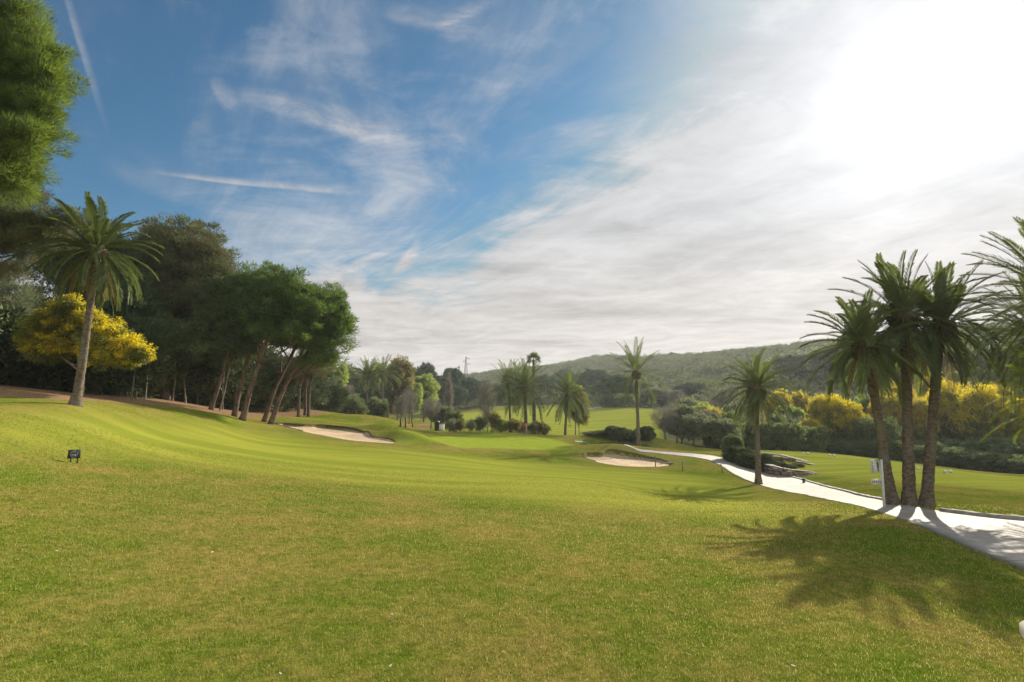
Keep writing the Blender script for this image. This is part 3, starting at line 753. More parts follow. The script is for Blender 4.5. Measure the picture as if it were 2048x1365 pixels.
def tree(name, base, trunk_pts, r0, lobes, crown_mat, bark, label, cat, group=None, seed=0, n_limbs=8, rz=0, r1=None, **kw):
    """base world point; trunk_pts and lobes relative to it"""
    rng = np.random.default_rng(seed)
    e = empty(name, base, label, cat, group, rz)
    mb = MB(); tp = smooth_line(trunk_pts, 14); r1 = r1 or r0 * .4
    fl = np.linspace(r0, r1, 14) * .68 * (1 + 0.4 * np.exp(-np.arange(14) * 1.2))
    mb.tube(tp, fl, 10, jit=rng.uniform(.88, 1.12, (14, 10)))
    Cc = crown_obj('crown', rng, lobes, crown_mat, e, **kw)
    top = tp[-5:]
    for k in range(n_limbs):
        tgt = Cc[rng.integers(len(Cc))]; s0 = tp[rng.integers(7, 13)]
        if tgt[2] < s0[2]: s0 = tp[7]
        p = limb(mb, s0, s0 + (tgt - s0) * .9, r1 * .8, r1 * .18, rng)
        q = p[4]; t2 = Cc[rng.integers(len(Cc))]
        if np.linalg.norm(t2 - q) < 3.5: limb(mb, q, q + (t2 - q) * .8, r1 * .35, r1 * .1, rng, seg=5)
    mb.build('trunk', MATS[bark], e, True)
    return e
def ground(u, v, Y, dx=0.0):
    p = P(u, v, Y); return np.array([p[0] + dx, Y, Hs(p[0] + dx, Y) - 0.02])
def px_lobe(u, v, Y, ru, rv, base, dY=0.0, ry=None):
    p = P(u, v, Y + dY); s = (Y + dY) / FPX
    return (p[0] - base[0], p[1] - base[1], p[2] - base[2], ru * s, (ry if ry else max(ru, rv) * s * 0.9), rv * s)
def px_pt(u, v, Y, base):
    p = P(u, v, Y); return p - base

# ---------- palms
def frond_mesh(rng, n_fronds, L, e_hi, e_lo, leaf_l=0.36, n_leaf=46, width=0.022, curl=1.1, az0=None, droop=(0.7, 1.3), azr=None, skirt=0.42):
    """returns rachis tubes (V,Q) and leaflets (V,F,tint)"""
    RV, RQ, LV, LT = [], [], [], []; cnt = 0
    for k in range(n_fronds):
        t0 = (k + 0.5) / n_fronds
        a = k * 2.39996 + rng.normal(0, .2) if azr is None else rng.uniform(*azr)
        el_ = R(e_hi + (e_lo - e_hi) * t0 ** 0.95 + rng.normal(0, 6))
        Lf = L * rng.uniform(0.85, 1.1) * (0.90 + skirt * t0 ** 1.2)
        m = 15; s = np.linspace(0, 1, m)
        dr = 0.72 * curl * rng.uniform(*droop) * (0.5 + 0.65 * math.cos(el_))
        ang_ = el_ - dr * s ** 1.7
        ang_ = np.maximum(ang_, -1.5)
        side = rng.normal(0, .18) * s ** 2
        st = Lf / (m - 1)
        rx_ = np.concatenate([[0], np.cumsum(np.cos(ang_[:-1]) * st)]) ; rz_ = np.concatenate([[0], np.cumsum(np.sin(ang_[:-1]) * st)])
        ca, sa_ = np.cos(a + side), np.sin(a + side)
        pts = np.stack([rx_ * ca, rx_ * sa_, rz_], 1) + np.array([math.cos(a), math.sin(a), 0]) * 0.08
        T = norm(np.gradient(pts, axis=0)); Sd = norm(np.cross(T, [0, 0, 1.0]) + 1e-6); Up = np.cross(Sd, T)
        rad = np.linspace(0.022, 0.004, m)
        tri = np.stack([pts + Sd * rad[:, None], pts - Sd * rad[:, None], pts - Up * rad[:, None] * 1.2], 1).reshape(-1, 3)
        i = np.arange(m - 1)[:, None] * 3; j = np.arange(3)[None, :]; j2 = (j + 1) % 3
        RQ.append(np.stack([i + j, i + j2, i + 3 + j2, i + 3 + j], -1).reshape(-1, 4) + cnt); RV.append(tri); cnt += len(tri)
        nl = n_leaf; tt = np.linspace(0.14, 0.99, nl); f = tt * (m - 1); i0 = np.clip(f.astype(int), 0, m - 2); w = (f - i0)[:, None]
        pc = pts[i0] * (1 - w) + pts[i0 + 1] * w; Tc = T[i0]; Sc = Sd[i0]; Uc = Up[i0]
        ll = leaf_l * (0.35 + 0.65 * np.sin(math.pi * np.clip(tt * 0.86 + 0.13, 0, 1)) ** 0.8) * rng.uniform(.85, 1.1, nl)
        fw = 0.8 + 0.8 * tt
        for sg in (1, -1):
            dirn = norm(Sc * sg + Tc * fw[:, None] + Uc * rng.uniform(0.15, .55, (nl, 1)) + rng.normal(0, .08, (nl, 3)))
            tip_ = pc + dirn * ll[:, None] - np.array([0, 0, 1]) * (ll * 0.16)[:, None]
            mid_ = pc + dirn * ll[:, None] * .5
            wv_ = norm(np.cross(dirn, Sc * sg * 0.3 + Uc)) * width * rng.uniform(.8, 1.2, (nl, 1))
            LV.append(np.stack([pc, mid_ + wv_ * .5, tip_, mid_ - wv_ * .5], 1).reshape(-1, 3))
            LT.append(np.clip(rng.normal(0.62 - 0.35 * t0, .12) + rng.normal(0, .1, nl), 0, 1))
    LV = np.vstack(LV); n = len(LV) // 4
    return np.vstack(RV), np.vstack(RQ), LV, np.arange(4 * n).reshape(-1, 4), np.concatenate(LT)
def crown_mesh(name, rng, mat, **kw):
    RV, RQ, LV, LF, LT = frond_mesh(rng, **kw)
    V = np.vstack([RV, LV]); F = np.vstack([RQ, LF + len(RV)])
    return mesh_from(name, V, F, MATS[mat], {'tint': ('FACE', np.concatenate([np.full(len(RQ), .8), LT]))})
def palm(u, v, Y, trunk_px, origin, L, label, group=None, r=(0.30, 0.19, 0.17), n=80, seed=0, e_hi=88, e_lo=-50, dead=0, leaf_l=0.29, n_leaf=50, width=0.024, curl=1.15, crown_mat='palm_leaf', name='date_palm', boots=(0.5, 0.75), dY=0.0, base=None, skirt=.2):
    rng = np.random.default_rng(seed)
    b = ground(u, v, Y) if base is None else np.array(base, float)
    e = empty(name, b, label, 'palm tree', group)
    pts = [np.zeros(3) - [0, 0, .1]] + [px_pt(a, c, Y + dY * k_, b) for k_, (a, c) in zip(np.linspace(.3, .9, len(trunk_px)), trunk_px)] + [px_pt(*origin, Y + dY, b)]
    m = 90; tp = smooth_line(pts, m); s = np.linspace(0, 1, m); h = np.linalg.norm(tp[-1] - tp[0])
    rad = np.interp(s, [0, 0.04, 0.10, 0.5, 1], [r[0] * .84, r[0] * .60, r[1] * .72, r[1] * .56, r[2] * .60])
    ns = 16; jit = 1 + 0.035 * rng.standard_normal((m, ns)) + 0.018 * np.where((np.arange(m)[:, None] + np.arange(ns)[None] ) % 2 == 0, 1, -1)
    mb = MB(); mb.tube(tp, rad, ns, jit=jit); mb.build('trunk', MATS['palm_bark'], e, False)
    # cut leaf bases under the crown
    mb = MB(); c0 = tp[-1]; T_ = norm(tp[-1] - tp[-6]); bl, br = boots
    nb = 15; bp = np.array([c0 - T_ * bl * (1 - q) + T_ * .12 * q for q in np.linspace(0, 1, nb)])
    mb.tube(bp, r[2] * (1 + br * np.sin(np.linspace(0.15, 2.9, nb))), 14, jit=1 + .12 * rng.standard_normal((nb, 14)))
    for q in range(46):
        zz = rng.random(); a_ = rng.uniform(0, 2 * math.pi); rb = r[2] * (1 + br * math.sin(0.15 + 2.75 * zz)) * .9
        p0 = c0 - T_ * bl * (1 - zz) + np.array([math.cos(a_), math.sin(a_), 0]) * rb
        mb.tube([p0, p0 + np.array([math.cos(a_) * .6, math.sin(a_) * .6, .9]) * rng.uniform(.06, .16)], [0.03, .012], 4)
    mb.build('leaf_bases', MATS['palm_boots'], e, False)
    o = obj('fronds', crown_mesh('fronds', rng, crown_mat, n_fronds=n, L=L, e_hi=e_hi, e_lo=e_lo, leaf_l=leaf_l, n_leaf=n_leaf, width=width, curl=curl, skirt=skirt), e, tuple(c0))
    if dead:
        obj('dry_fronds', crown_mesh('dry_fronds', rng, 'dry_palm_leaf', n_fronds=dead, L=L * .8, e_hi=-45, e_lo=-80, leaf_l=leaf_l * .7, n_leaf=24, width=width, curl=.5), e, tuple(c0 - T_ * .1))
    return e

palm(150, 808, 18, [(158, 770), (170, 690), (182, 600), (188, 545)], (192, 500), 2.0, 'tall leaning date palm with a full crown at the top of the left slope', r=(0.30, 0.185, 0.18), n=64, width=.032, seed=3, e_lo=-55, skirt=.12, dead=10, leaf_l=.30, n_leaf=60, curl=1.35)
TG = 'date palms growing from one spot beside the path'
palm(1787, 1002, 15.7, [(1770, 930), (1757, 840), (1745, 770)], (1727, 690), 1.72, 'left and shortest palm of the three sharing one base by the path', TG, r=(0.33, 0.20, 0.19), n=54, width=.034, seed=11, dead=6, e_lo=-52, n_leaf=56, skirt=.25, dY=-.2)
palm(1818, 1006, 15.5, [(1817, 930), (1815, 840), (1813, 740)], (1808, 632), 2.0, 'middle palm with the straight trunk, tallest of the three sharing one base', TG, r=(0.34, 0.215, 0.20), n=58, width=.034, seed=12, dead=8, e_lo=-52, n_leaf=58, skirt=.25)
palm(1852, 1008, 15.3, [(1858, 930), (1865, 840), (1872, 740)], (1884, 648), 1.9, 'right palm bending right, of the three sharing one base by the path', TG, r=(0.33, 0.20, 0.19), n=54, width=.034, seed=13, dead=6, e_lo=-52, n_leaf=58, skirt=.25, dY=.2)
palm(1517, 970, 25.8, [(1515, 900), (1513, 840)], (1512, 775), 2.05, 'single palm with a swollen neck standing at the near edge of the pale path', r=(0.30, 0.185, 0.19), n=60, width=.034, seed=21, dead=8, e_lo=-54, boots=(.75, 1.25))
palm(1277, 905, 40, [(1276, 850), (1274, 790)], (1272, 745), 2.85, 'tall slender palm behind the small right bunker', r=(0.32, 0.20, 0.18), n=36, seed=22, e_lo=-60, n_leaf=40, width=.034, leaf_l=.42, curl=.95)
palm(1050, 869, 50, [(1052, 840), (1050, 800)], (1050, 775), 2.9, 'stout bushy palm at the back of the green behind the red flag', r=(0.36, 0.25, 0.22), n=80, seed=23, e_lo=-54, n_leaf=36, width=.04, leaf_l=.45)
palm(1021, 866, 53, [(1020, 830), (1018, 790)], (1017, 768), 2.7, 'thin palm just left of the stout palm behind the green', r=(0.28, 0.17, 0.16), n=48, seed=24, e_lo=-50, n_leaf=36, width=.04, leaf_l=.4, curl=.9)
palm(1130, 878, 53, [(1131, 850), (1134, 815)], (1136, 790), 2.8, 'shaggy palm leaning over a small tree right of the green', r=(0.30, 0.19, 0.18), n=76, seed=25, e_lo=-56, n_leaf=36, width=.04, leaf_l=.42)
palm(733, 838, 80, [(734, 800)], (735, 752), 3.0, 'left palm of the distant pair rising above the trees', 'distant palms above the tree line', r=(0.3, 0.22, 0.2), n=54, seed=26, e_lo=-45, n_leaf=26, width=.07, leaf_l=.5, base=ground(733, 838, 80))
palm(766, 838, 82, [(765, 800)], (764, 750), 3.3, 'right palm of the distant pair rising above the trees', 'distant palms above the tree line', r=(0.3, 0.22, 0.2), n=50, seed=27, e_lo=-35, n_leaf=26, width=.07, leaf_l=.5)
palm(2150, 1010, 12.6, [(2150, 800), (2148, 700)], (2125, 600), 2.3, 'upper palm whose arching fronds enter from the right edge of the picture', r=(0.33, 0.21, 0.2), n=90, seed=31, dead=4, e_lo=-55, n_leaf=60)
palm(2130, 990, 16.5, [(2125, 850), (2110, 760)], (2085, 672), 2.2, 'lower palm with a dense dark crown cut off by the right edge', r=(0.33, 0.21, 0.2), n=100, seed=32, dead=6, e_lo=-54, n_leaf=54)
palm(2190, 1000, 13.2, [(2180, 920)], (2150, 815), 1.9, 'low palm with yellow green fronds hanging in at the right edge', r=(0.30, 0.2, 0.2), n=44, seed=33, e_lo=-15, skirt=.1, n_leaf=54, crown_mat='yellow_palm_leaf', curl=1.3)

# fan palm
def fan_palm(u, v, Y, top, label, seed=0):
    rng = np.random.default_rng(seed); b = ground(u, v, Y); e = empty('fan_palm', b, label, 'palm tree')
    c0 = px_pt(top[0], top[1], Y, b); mb = MB()
    mb.tube(smooth_line([[0, 0, -.1], c0 * .5 + [.05, 0, 0], c0], 30), np.linspace(.2, .12, 30), 10, jit=rng.uniform(.93, 1.07, (30, 10))); mb.build('trunk', MATS['palm_bark'], e)
    V, T_, tt = [], [], []
    for k in range(26):
        a = k * 2.4; el_ = R(85 - 150 * (k / 34) + rng.normal(0, 5)); pl = rng.uniform(.35, .55)
        d = np.array([math.cos(a) * math.cos(el_), math.sin(a) * math.cos(el_), math.sin(el_)]); hub = c0 + d * pl
        s1 = norm(np.cross(d, [0, 0, 1.0]) + 1e-6); up_ = np.cross(s1, d)
        ca_, sa2 = math.cos(k * 1.9), math.sin(k * 1.9)
        n0 = len(V); V += [c0 + s1 * .015, c0 - s1 * .015, hub]; T_.append((n0, n0 + 1, n0 + 2)); tt.append(.6)
        for q in np.linspace(-1.9, 1.9, 15):
            dd = norm(d * math.cos(q) + (s1 * ca_ + up_ * sa2) * math.sin(q) + up_ * rng.normal(0.05, .08)); l_ = rng.uniform(.40, .56) * (1 - abs(q) * .12)
            ws_ = np.cross(dd, up_) * .026
            n0 = len(V); V += [hub, hub + dd * l_ * .6 + ws_, hub + dd * l_ - np.array([0, 0, .08])]; T_.append((n0, n0 + 1, n0 + 2)); tt.append(rng.random())
            n0 = len(V); V += [hub, hub + dd * l_ - np.array([0, 0, .08]), hub + dd * l_ * .6 - ws_]; T_.append((n0, n0 + 1, n0 + 2)); tt.append(rng.random())
    obj('fan_leaves', mesh_from('fan_leaves', np.array(V), np.array(T_), MATS['palm_leaf'], {'tint': ('FACE', np.array(tt) * .6)}), e)
fan_palm(1068, 869, 56, (1067, 720), 'tall thin fan palm with a small round head above the hill line', 5)

# ---------- left pines
def pine(u, v, Y, tp, r0, lobes, label, mat='pine_needles', seed=0, group=None, name='pine_tree', **kw):
    b = ground(u, v, Y)
    T_ = [np.array([0, 0, -.15])] + [px_pt(a, c, Y, b) for a, c in tp]
    k = dict(lump_r=0.34, k=.72, leaves=70, leaf=(0.20, 0.045), zlo=-0.45, inner=.6, rag=.5); k.update(kw)
    return tree(name, b, T_, r0, [px_lobe(a, c, Y, ru, rv, b, *(rest if rest else ())) for a, c, ru, rv, *rest in lobes], mat, 'pine_bark', label, 'pine tree', group, seed, **k)
pine(-130, 800, 14, [(-125, 600), (-110, 400), (-90, 200), (-80, 80)], .26,
     [(20, 40, 62, 60), (60, 120, 62, 52), (95, 110, 34, 24), (10, 180, 80, 70), (85, 205, 45, 38), (40, 280, 72, 55), (78, 150, 55, 50), (-40, 330, 90, 60), (10, 355, 62, 42), (-60, 60, 110, 110), (-80, 220, 110, 110), (30, 330, 45, 30), (20, 235, 66, 40), (45, 85, 60, 40), (60, 245, 40, 34), (20, 130, 80, 50), (105, 165, 24, 20), (10, 310, 70, 40)],
     'sunlit green pine whose crown fills the upper left corner', 'near_pine_needles', 41, lump_r=0.24, k=.62, leaves=130, leaf=(0.19, 0.014), inner=.7, zlo=-.9, rag=.8, n_limbs=26)
pine(-60, 790, 19, [(-50, 650), (-20, 520), (0, 440)], .24,
     [(25, 390, 55, 30), (30, 440, 80, 34), (90, 470, 62, 34), (10, 500, 55, 45), (-30, 450, 80, 60), (30, 545, 30, 22), (140, 440, 30, 22)],
     'dark brownish pine between the corner pine and the leaning date palm', 'brown_pine_needles', 42, lump_r=.24, leaves=100, leaf=(.13, .018), zlo=-.8, inner=.5)
pine(20, 790, 24, [(22, 700), (20, 620)], .2, [(15, 600, 45, 45), (25, 660, 50, 55), (10, 720, 60, 45), (0, 560, 35, 30)],
     'grey green feathery conifer at the left edge under the dark pine', 'olive_leaf', 43, lump_r=.3, leaves=80, leaf=(.16, .028), zlo=-.9, name='conifer')
pine(66, 785, 34, [(66, 700), (65, 590)], .16, [(66, 690, 34, 50), (66, 640, 20, 40), (65, 600, 8, 26)],
     'pointed conifer with a thin top left of the yellow blossom', 'shrub_leaf', 44, lump_r=.3, leaves=60, leaf=(.2, .04), zlo=-.9, name='conifer')
pine(330, 805, 33, [(325, 700), (330, 560)], .36, [(375, 520, 82, 72), (330, 500, 55, 48), (420, 545, 40, 58), (395, 600, 62, 45), (340, 590, 60, 60), (300, 540, 50, 60)],
     'large round topped brownish pine rising behind the leaning palm', 'brown_pine_needles', 45, lump_r=.4, leaves=80, leaf=(.22, .05), inner=.8)
pine(230, 798, 30, [(225, 700), (200, 560)], .3, [(160, 545, 72, 55), (230, 580, 60, 60), (270, 640, 50, 70), (120, 520, 42, 34), (200, 500, 60, 40), (180, 620, 60, 50)],
     'dark pine directly behind the leaning date palm', 'dark_pine_needles', 46, lump_r=.42, k=.9, leaves=80, leaf=(.22, .05), inner=.8, zlo=-.8)
pine(290, 800, 36, [(292, 720), (300, 650)], .3, [(300, 660, 60, 40), (380, 640, 60, 50), (340, 690, 60, 30)],
     'shaded dark pine low between the round pine and the yellow tree', 'dark_pine_needles', 47, lump_r=.5, leaves=90, leaf=(.22, .045), inner=.8, zlo=-.8)
LG = 'pines leaning right on the mound above the long bunker'
pine(420, 822, 30.5, [(435, 780), (455, 710), (470, 640)], .17, [(470, 640, 48, 50), (440, 600, 40, 45), (470, 690, 45, 30), (430, 660, 40, 50)],
     'thin pine trunk slanting right, leftmost of the leaning pines', 'dark_pine_needles', 51, LG, leaves=100, inner=.8)
pine(468, 830, 31, [(480, 770), (505, 690), (515, 620)], .21, [(515, 590, 62, 52), (485, 590, 38, 40), (500, 650, 60, 40)],
     'second leaning pine with the rounded crown, left trunk of the pair by the soil', 'pine_needles', 52, LG, inner=.8)
pine(484, 833, 30, [(505, 760), (530, 700), (545, 630)], .24, [(560, 585, 58, 50), (600, 612, 48, 44), (535, 630, 60, 45), (560, 660, 60, 40)],
     'thickest leaning pine under the domed crown top', 'pine_needles', 53, LG, inner=.8)
pine(527, 838, 33, [(548, 780), (575, 730), (595, 680)], .2, [(625, 620, 38, 40), (600, 640, 45, 45), (610, 680, 50, 30), (575, 680, 40, 28)],
     'slim leaning pine with a forked look, left of the outermost leaning pine', 'pine_needles', 54, LG, inner=.7)
pine(540, 840, 32, [(565, 780), (592, 735), (625, 690)], .22, [(655, 610, 34, 40), (672, 650, 30, 48), (640, 660, 45, 45), (655, 690, 40, 30), (640, 722, 40, 20), (690, 660, 14, 26)],
     'outermost leaning pine, its crown forming the right side of the group', 'pine_needles', 55, LG, inner=.5, rag=.6)
for u_, Yb, top, sd_i, lab in ((597, 44, (603, 725), 61, 'slim upright trunk behind the leaning pines, left of three'), (610, 46, (612, 735), 62, 'slim upright trunk behind the leaning pines, middle of three'), (617, 45, (628, 720), 63, 'slim upright trunk behind the leaning pines, right of three')):
    pine(u_, 836, Yb, [(u_ + 1, 790), top], .19, [(top[0], top[1] - 5, 26, 14), (top[0] + 12, top[1] + 15, 20, 12), (top[0] - 16, top[1] + 25, 18, 14)], lab, 'brown_pine_needles', sd_i, 'slim trees behind the leaning pines', lump_r=.5, leaves=60, leaf=(.28, .06), inner=.4)

# ---------- mimosa on the left
def blossom_tree(b, T_, lobes, label, leafmat, blosmat, seed, lump_r, leaf, leaves=80, frac=1.0, group=None, r0=.14, cat='mimosa tree', name='mimosa_tree', blosup=0.2, under='mimosa_leaf'):
    rng = np.random.default_rng(seed); e = empty(name, b, label, cat, group)
    low = [(x, y, z - rz * .12, rx * .93, ry * .93, rz * .9) for x, y, z, rx, ry, rz in lobes]
    Cc = crown_obj('crown', rng, low, under, e, lump_r=lump_r, k=.8, leaves=leaves, leaf=leaf, style='quad', zlo=-.9, inner=.8, up=-.4, rag=.7)
    V, F, tl, C2, O2 = crown_cloud(rng, lobes, lump_r * .8, k=.85 * frac, leaves=int(leaves * .7), leaf=leaf, style='quad', zlo=blosup - .75, inner=0.3, up=-.6, rag=.65)
    obj('blossom', mesh_from('blossom', V, F, MATS[blosmat], {'tint': ('FACE', tl)}), e)
    mb = MB(); tp = smooth_line(T_, 10); mb.tube(tp, np.linspace(r0, r0 * .5, 10), 8)
    for k in range(8): s0 = tp[rng.integers(4, 9)]; tg = Cc[rng.integers(len(Cc))]; limb(mb, s0, s0 + (tg - s0) * .9, r0 * .4, r0 * .1, rng, seg=5)
    mb.build('trunk', MATS['pale_bark'], e, True); return e
b = ground(160, 795, 21.5)
blossom_tree(b, [[0, 0, -.1], px_pt(165, 740, 21.5, b), px_pt(150, 680, 21.5, b)],
    [px_lobe(*q, b) for q in ((140, 620, 21.5, 30, 28), (110, 650, 21.5, 38, 30), (80, 672, 21.5, 34, 26), (185, 650, 21.5, 40, 26), (215, 685, 21.2, 42, 26), (255, 700, 21, 36, 24), (145, 690, 21.8, 55, 28), (225, 715, 21.3, 45, 16), (95, 700, 21.8, 45, 20), (280, 708, 21, 16, 14))],
    'spreading tree covered in bright yellow blossom behind the leaning date palm', 'mimosa_leaf', 'mimosa_blossom', 71, .22, (.13, .035), 90, r0=.13)

# ---------- dark undergrowth and slim trunks behind the left slope
def proto_shrub(seed, mat, hgt=3.0, wid=1.4, **kw):
    rng = np.random.default_rng(seed)
    lobes = [(0, 0, hgt * .42, wid, wid, hgt * .45)] + [(rng.uniform(-.6, .6) * wid, rng.uniform(-.5, .5) * wid, hgt * rng.uniform(.3, .8), wid * .6, wid * .6, hgt * .25) for _ in range(4)]
    k = dict(lump_r=.34, k=1, leaves=50, leaf=(.2, .07), style='quad', zlo=-.9, inner=.5, rag=.35); k.update(kw)
    V, F, tl, Cc, Oo = crown_cloud(rng, lobes, **k)
    me = mesh_from('crown', V, F, MATS[mat], {'tint': ('FACE', tl)})
    mb = MB()
    for q in range(4): limb(mb, (rng.normal(0, .08), rng.normal(0, .08), -.1), Cc[rng.integers(len(Cc))], .06, .02, rng, seg=5)
    return me, mb.mesh('stems', MATS['pale_bark'], True)
def place(name, pr, b, sc, rz, label, cat, group, parts=('crown', 'stems')):
    e = empty(name, b, label, cat, group, rz); e.scale = sc
    for me, nm in zip(pr, parts): obj(nm, me, e)
    return e
rg = np.random.default_rng(9)
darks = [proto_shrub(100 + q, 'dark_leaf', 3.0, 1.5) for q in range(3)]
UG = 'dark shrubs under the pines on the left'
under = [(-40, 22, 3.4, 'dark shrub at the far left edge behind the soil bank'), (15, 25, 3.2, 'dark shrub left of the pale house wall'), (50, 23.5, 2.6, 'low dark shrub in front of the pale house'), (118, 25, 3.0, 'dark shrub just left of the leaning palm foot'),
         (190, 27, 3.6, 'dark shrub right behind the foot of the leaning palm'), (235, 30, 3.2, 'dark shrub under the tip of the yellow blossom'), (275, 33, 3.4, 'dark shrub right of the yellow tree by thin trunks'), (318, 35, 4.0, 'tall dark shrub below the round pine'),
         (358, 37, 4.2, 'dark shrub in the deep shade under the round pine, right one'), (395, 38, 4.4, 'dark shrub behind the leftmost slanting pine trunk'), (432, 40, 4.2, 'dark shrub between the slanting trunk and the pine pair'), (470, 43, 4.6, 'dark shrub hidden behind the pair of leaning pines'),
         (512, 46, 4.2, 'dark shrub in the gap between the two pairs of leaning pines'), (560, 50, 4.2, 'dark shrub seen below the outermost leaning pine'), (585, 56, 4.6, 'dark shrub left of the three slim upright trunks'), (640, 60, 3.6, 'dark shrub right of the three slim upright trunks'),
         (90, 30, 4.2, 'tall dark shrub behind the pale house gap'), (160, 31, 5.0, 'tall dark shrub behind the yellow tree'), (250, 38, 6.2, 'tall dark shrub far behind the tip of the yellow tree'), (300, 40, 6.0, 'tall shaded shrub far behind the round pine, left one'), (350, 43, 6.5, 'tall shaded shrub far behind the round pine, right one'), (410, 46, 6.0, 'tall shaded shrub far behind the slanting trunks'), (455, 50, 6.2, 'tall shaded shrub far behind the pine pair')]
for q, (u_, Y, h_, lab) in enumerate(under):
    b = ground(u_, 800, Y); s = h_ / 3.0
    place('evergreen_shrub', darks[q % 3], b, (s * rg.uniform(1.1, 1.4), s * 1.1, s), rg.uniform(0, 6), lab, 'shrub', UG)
SG = 'thin trunks standing along the soil bank'
slim = [(240, 27.5, 700, 2), (262, 27, 715, 10), (271, 28, 712, 8), (290, 28.5, 700, 14), (222, 29, 715, -3), (345, 33, 700, 4), (395, 36, 700, 10), (372, 34, 720, -6), (440, 33.5, 720, 20), (447, 36, 735, 4), (205, 30, 720, 2), (412, 38, 720, 3)]
slab = ['thin pale trunk under the right tip of the yellow blossom', 'left of two thin trunks leaning together by the yellow tree', 'right of two thin trunks leaning together by the yellow tree', 'thin slanting trunk just right of the yellow tree', 'thin dark trunk hidden under the yellow blossom', 'thin trunk in front of the round pine shade', 'thin slanting trunk left of the slanting pine', 'thin crooked trunk under the right of the round pine', 'thin leaning trunk close right of the slanting pine', 'thin straight trunk between slanting pine and pine pair', 'thin trunk nearest the leaning palm', 'thin straight trunk just left of the slanting pine']
for q, ((u_, Y, vt, lean), lab) in enumerate(zip(slim, slab)):
    b = ground(u_, 800, Y); rng = np.random.default_rng(300 + q)
    top = px_pt(u_ + lean, vt, Y, b)
    tree('slim_tree', b, [[0, 0, -.1], top * .5 + [rng.normal(0, .08), 0, 0], top], rng.uniform(.055, .10), [(top[0], top[1], top[2] + .3, .9, .9, .7), (top[0] + .4, top[1] + .3, top[2] + 1.0, .8, .8, .7)], 'dark_pine_needles', 'pale_bark', lab, 'tree', SG, 300 + q, 4, lump_r=.35, leaves=50, leaf=(.2, .05), inner=.5)

# ---------- distant and middle trees
def proto_tree(seed, mat, hgt, wid, bark='pine_bark', lump=.5, leaf=(.34, .16), leaves=30, style='quad', shape='round', trunk=.14, nl=8, **kw):
    rng = np.random.default_rng(seed)
    lobes = [(0, 0, hgt * .62, wid * .8, wid * .8, hgt * .33)]
    if shape == 'round':
        for _ in range(6): lobes.append((rng.uniform(-.6, .6) * wid, rng.uniform(-.6, .6) * wid, hgt * rng.uniform(.4, .82), wid * .45, wid * .45, hgt * .17))
    elif shape == 'low':
        lobes = [(0, 0, hgt * .42, wid * .8, wid * .8, hgt * .42)] + [(rng.uniform(-.7, .7) * wid, rng.uniform(-.6, .6) * wid, hgt * rng.uniform(.2, .82), wid * .42, wid * .42, hgt * .2) for _ in range(9)]
    elif shape == 'tall':
        lobes = [(rng.normal(0, .12) * wid, rng.normal(0, .12) * wid, hgt * z, wid * w, wid * w, hgt * .17) for z, w in ((.3, .6), (.45, .8), (.6, .75), (.75, .55), (.88, .3))]
    elif shape == 'cone':
        lobes = [(0, 0, hgt * z, wid * w, wid * w, hgt * .12) for z, w in ((.2, .9), (.35, .75), (.5, .6), (.65, .45), (.8, .3), (.92, .15))]
    k = dict(lump_r=lump, k=1, leaves=leaves, leaf=leaf, style=style, zlo=-.8, inner=.4, rag=.45); k.update(kw)
    V, F, tl, Cc, Oo = crown_cloud(rng, lobes, **k)
    me = mesh_from('crown', V, F, MATS[mat], {'tint': ('FACE', tl)})
    mb = MB(); th_ = hgt * .5
    tp = smooth_line([[0, 0, -.3], [rng.normal(0, .15), rng.normal(0, .1), th_ * .5], [rng.normal(0, .3), rng.normal(0, .2), th_]], 9)
    mb.tube(tp, np.linspace(trunk * 1.2, trunk * .6, 9), 7)
    for q in range(nl): s0 = tp[rng.integers(4, 9)]; tg = Cc[rng.integers(len(Cc))]; limb(mb, s0, s0 + (tg - s0) * .95, trunk * .4, trunk * .12, rng, seg=5)
    return me, mb.mesh('trunk', MATS[bark], True)
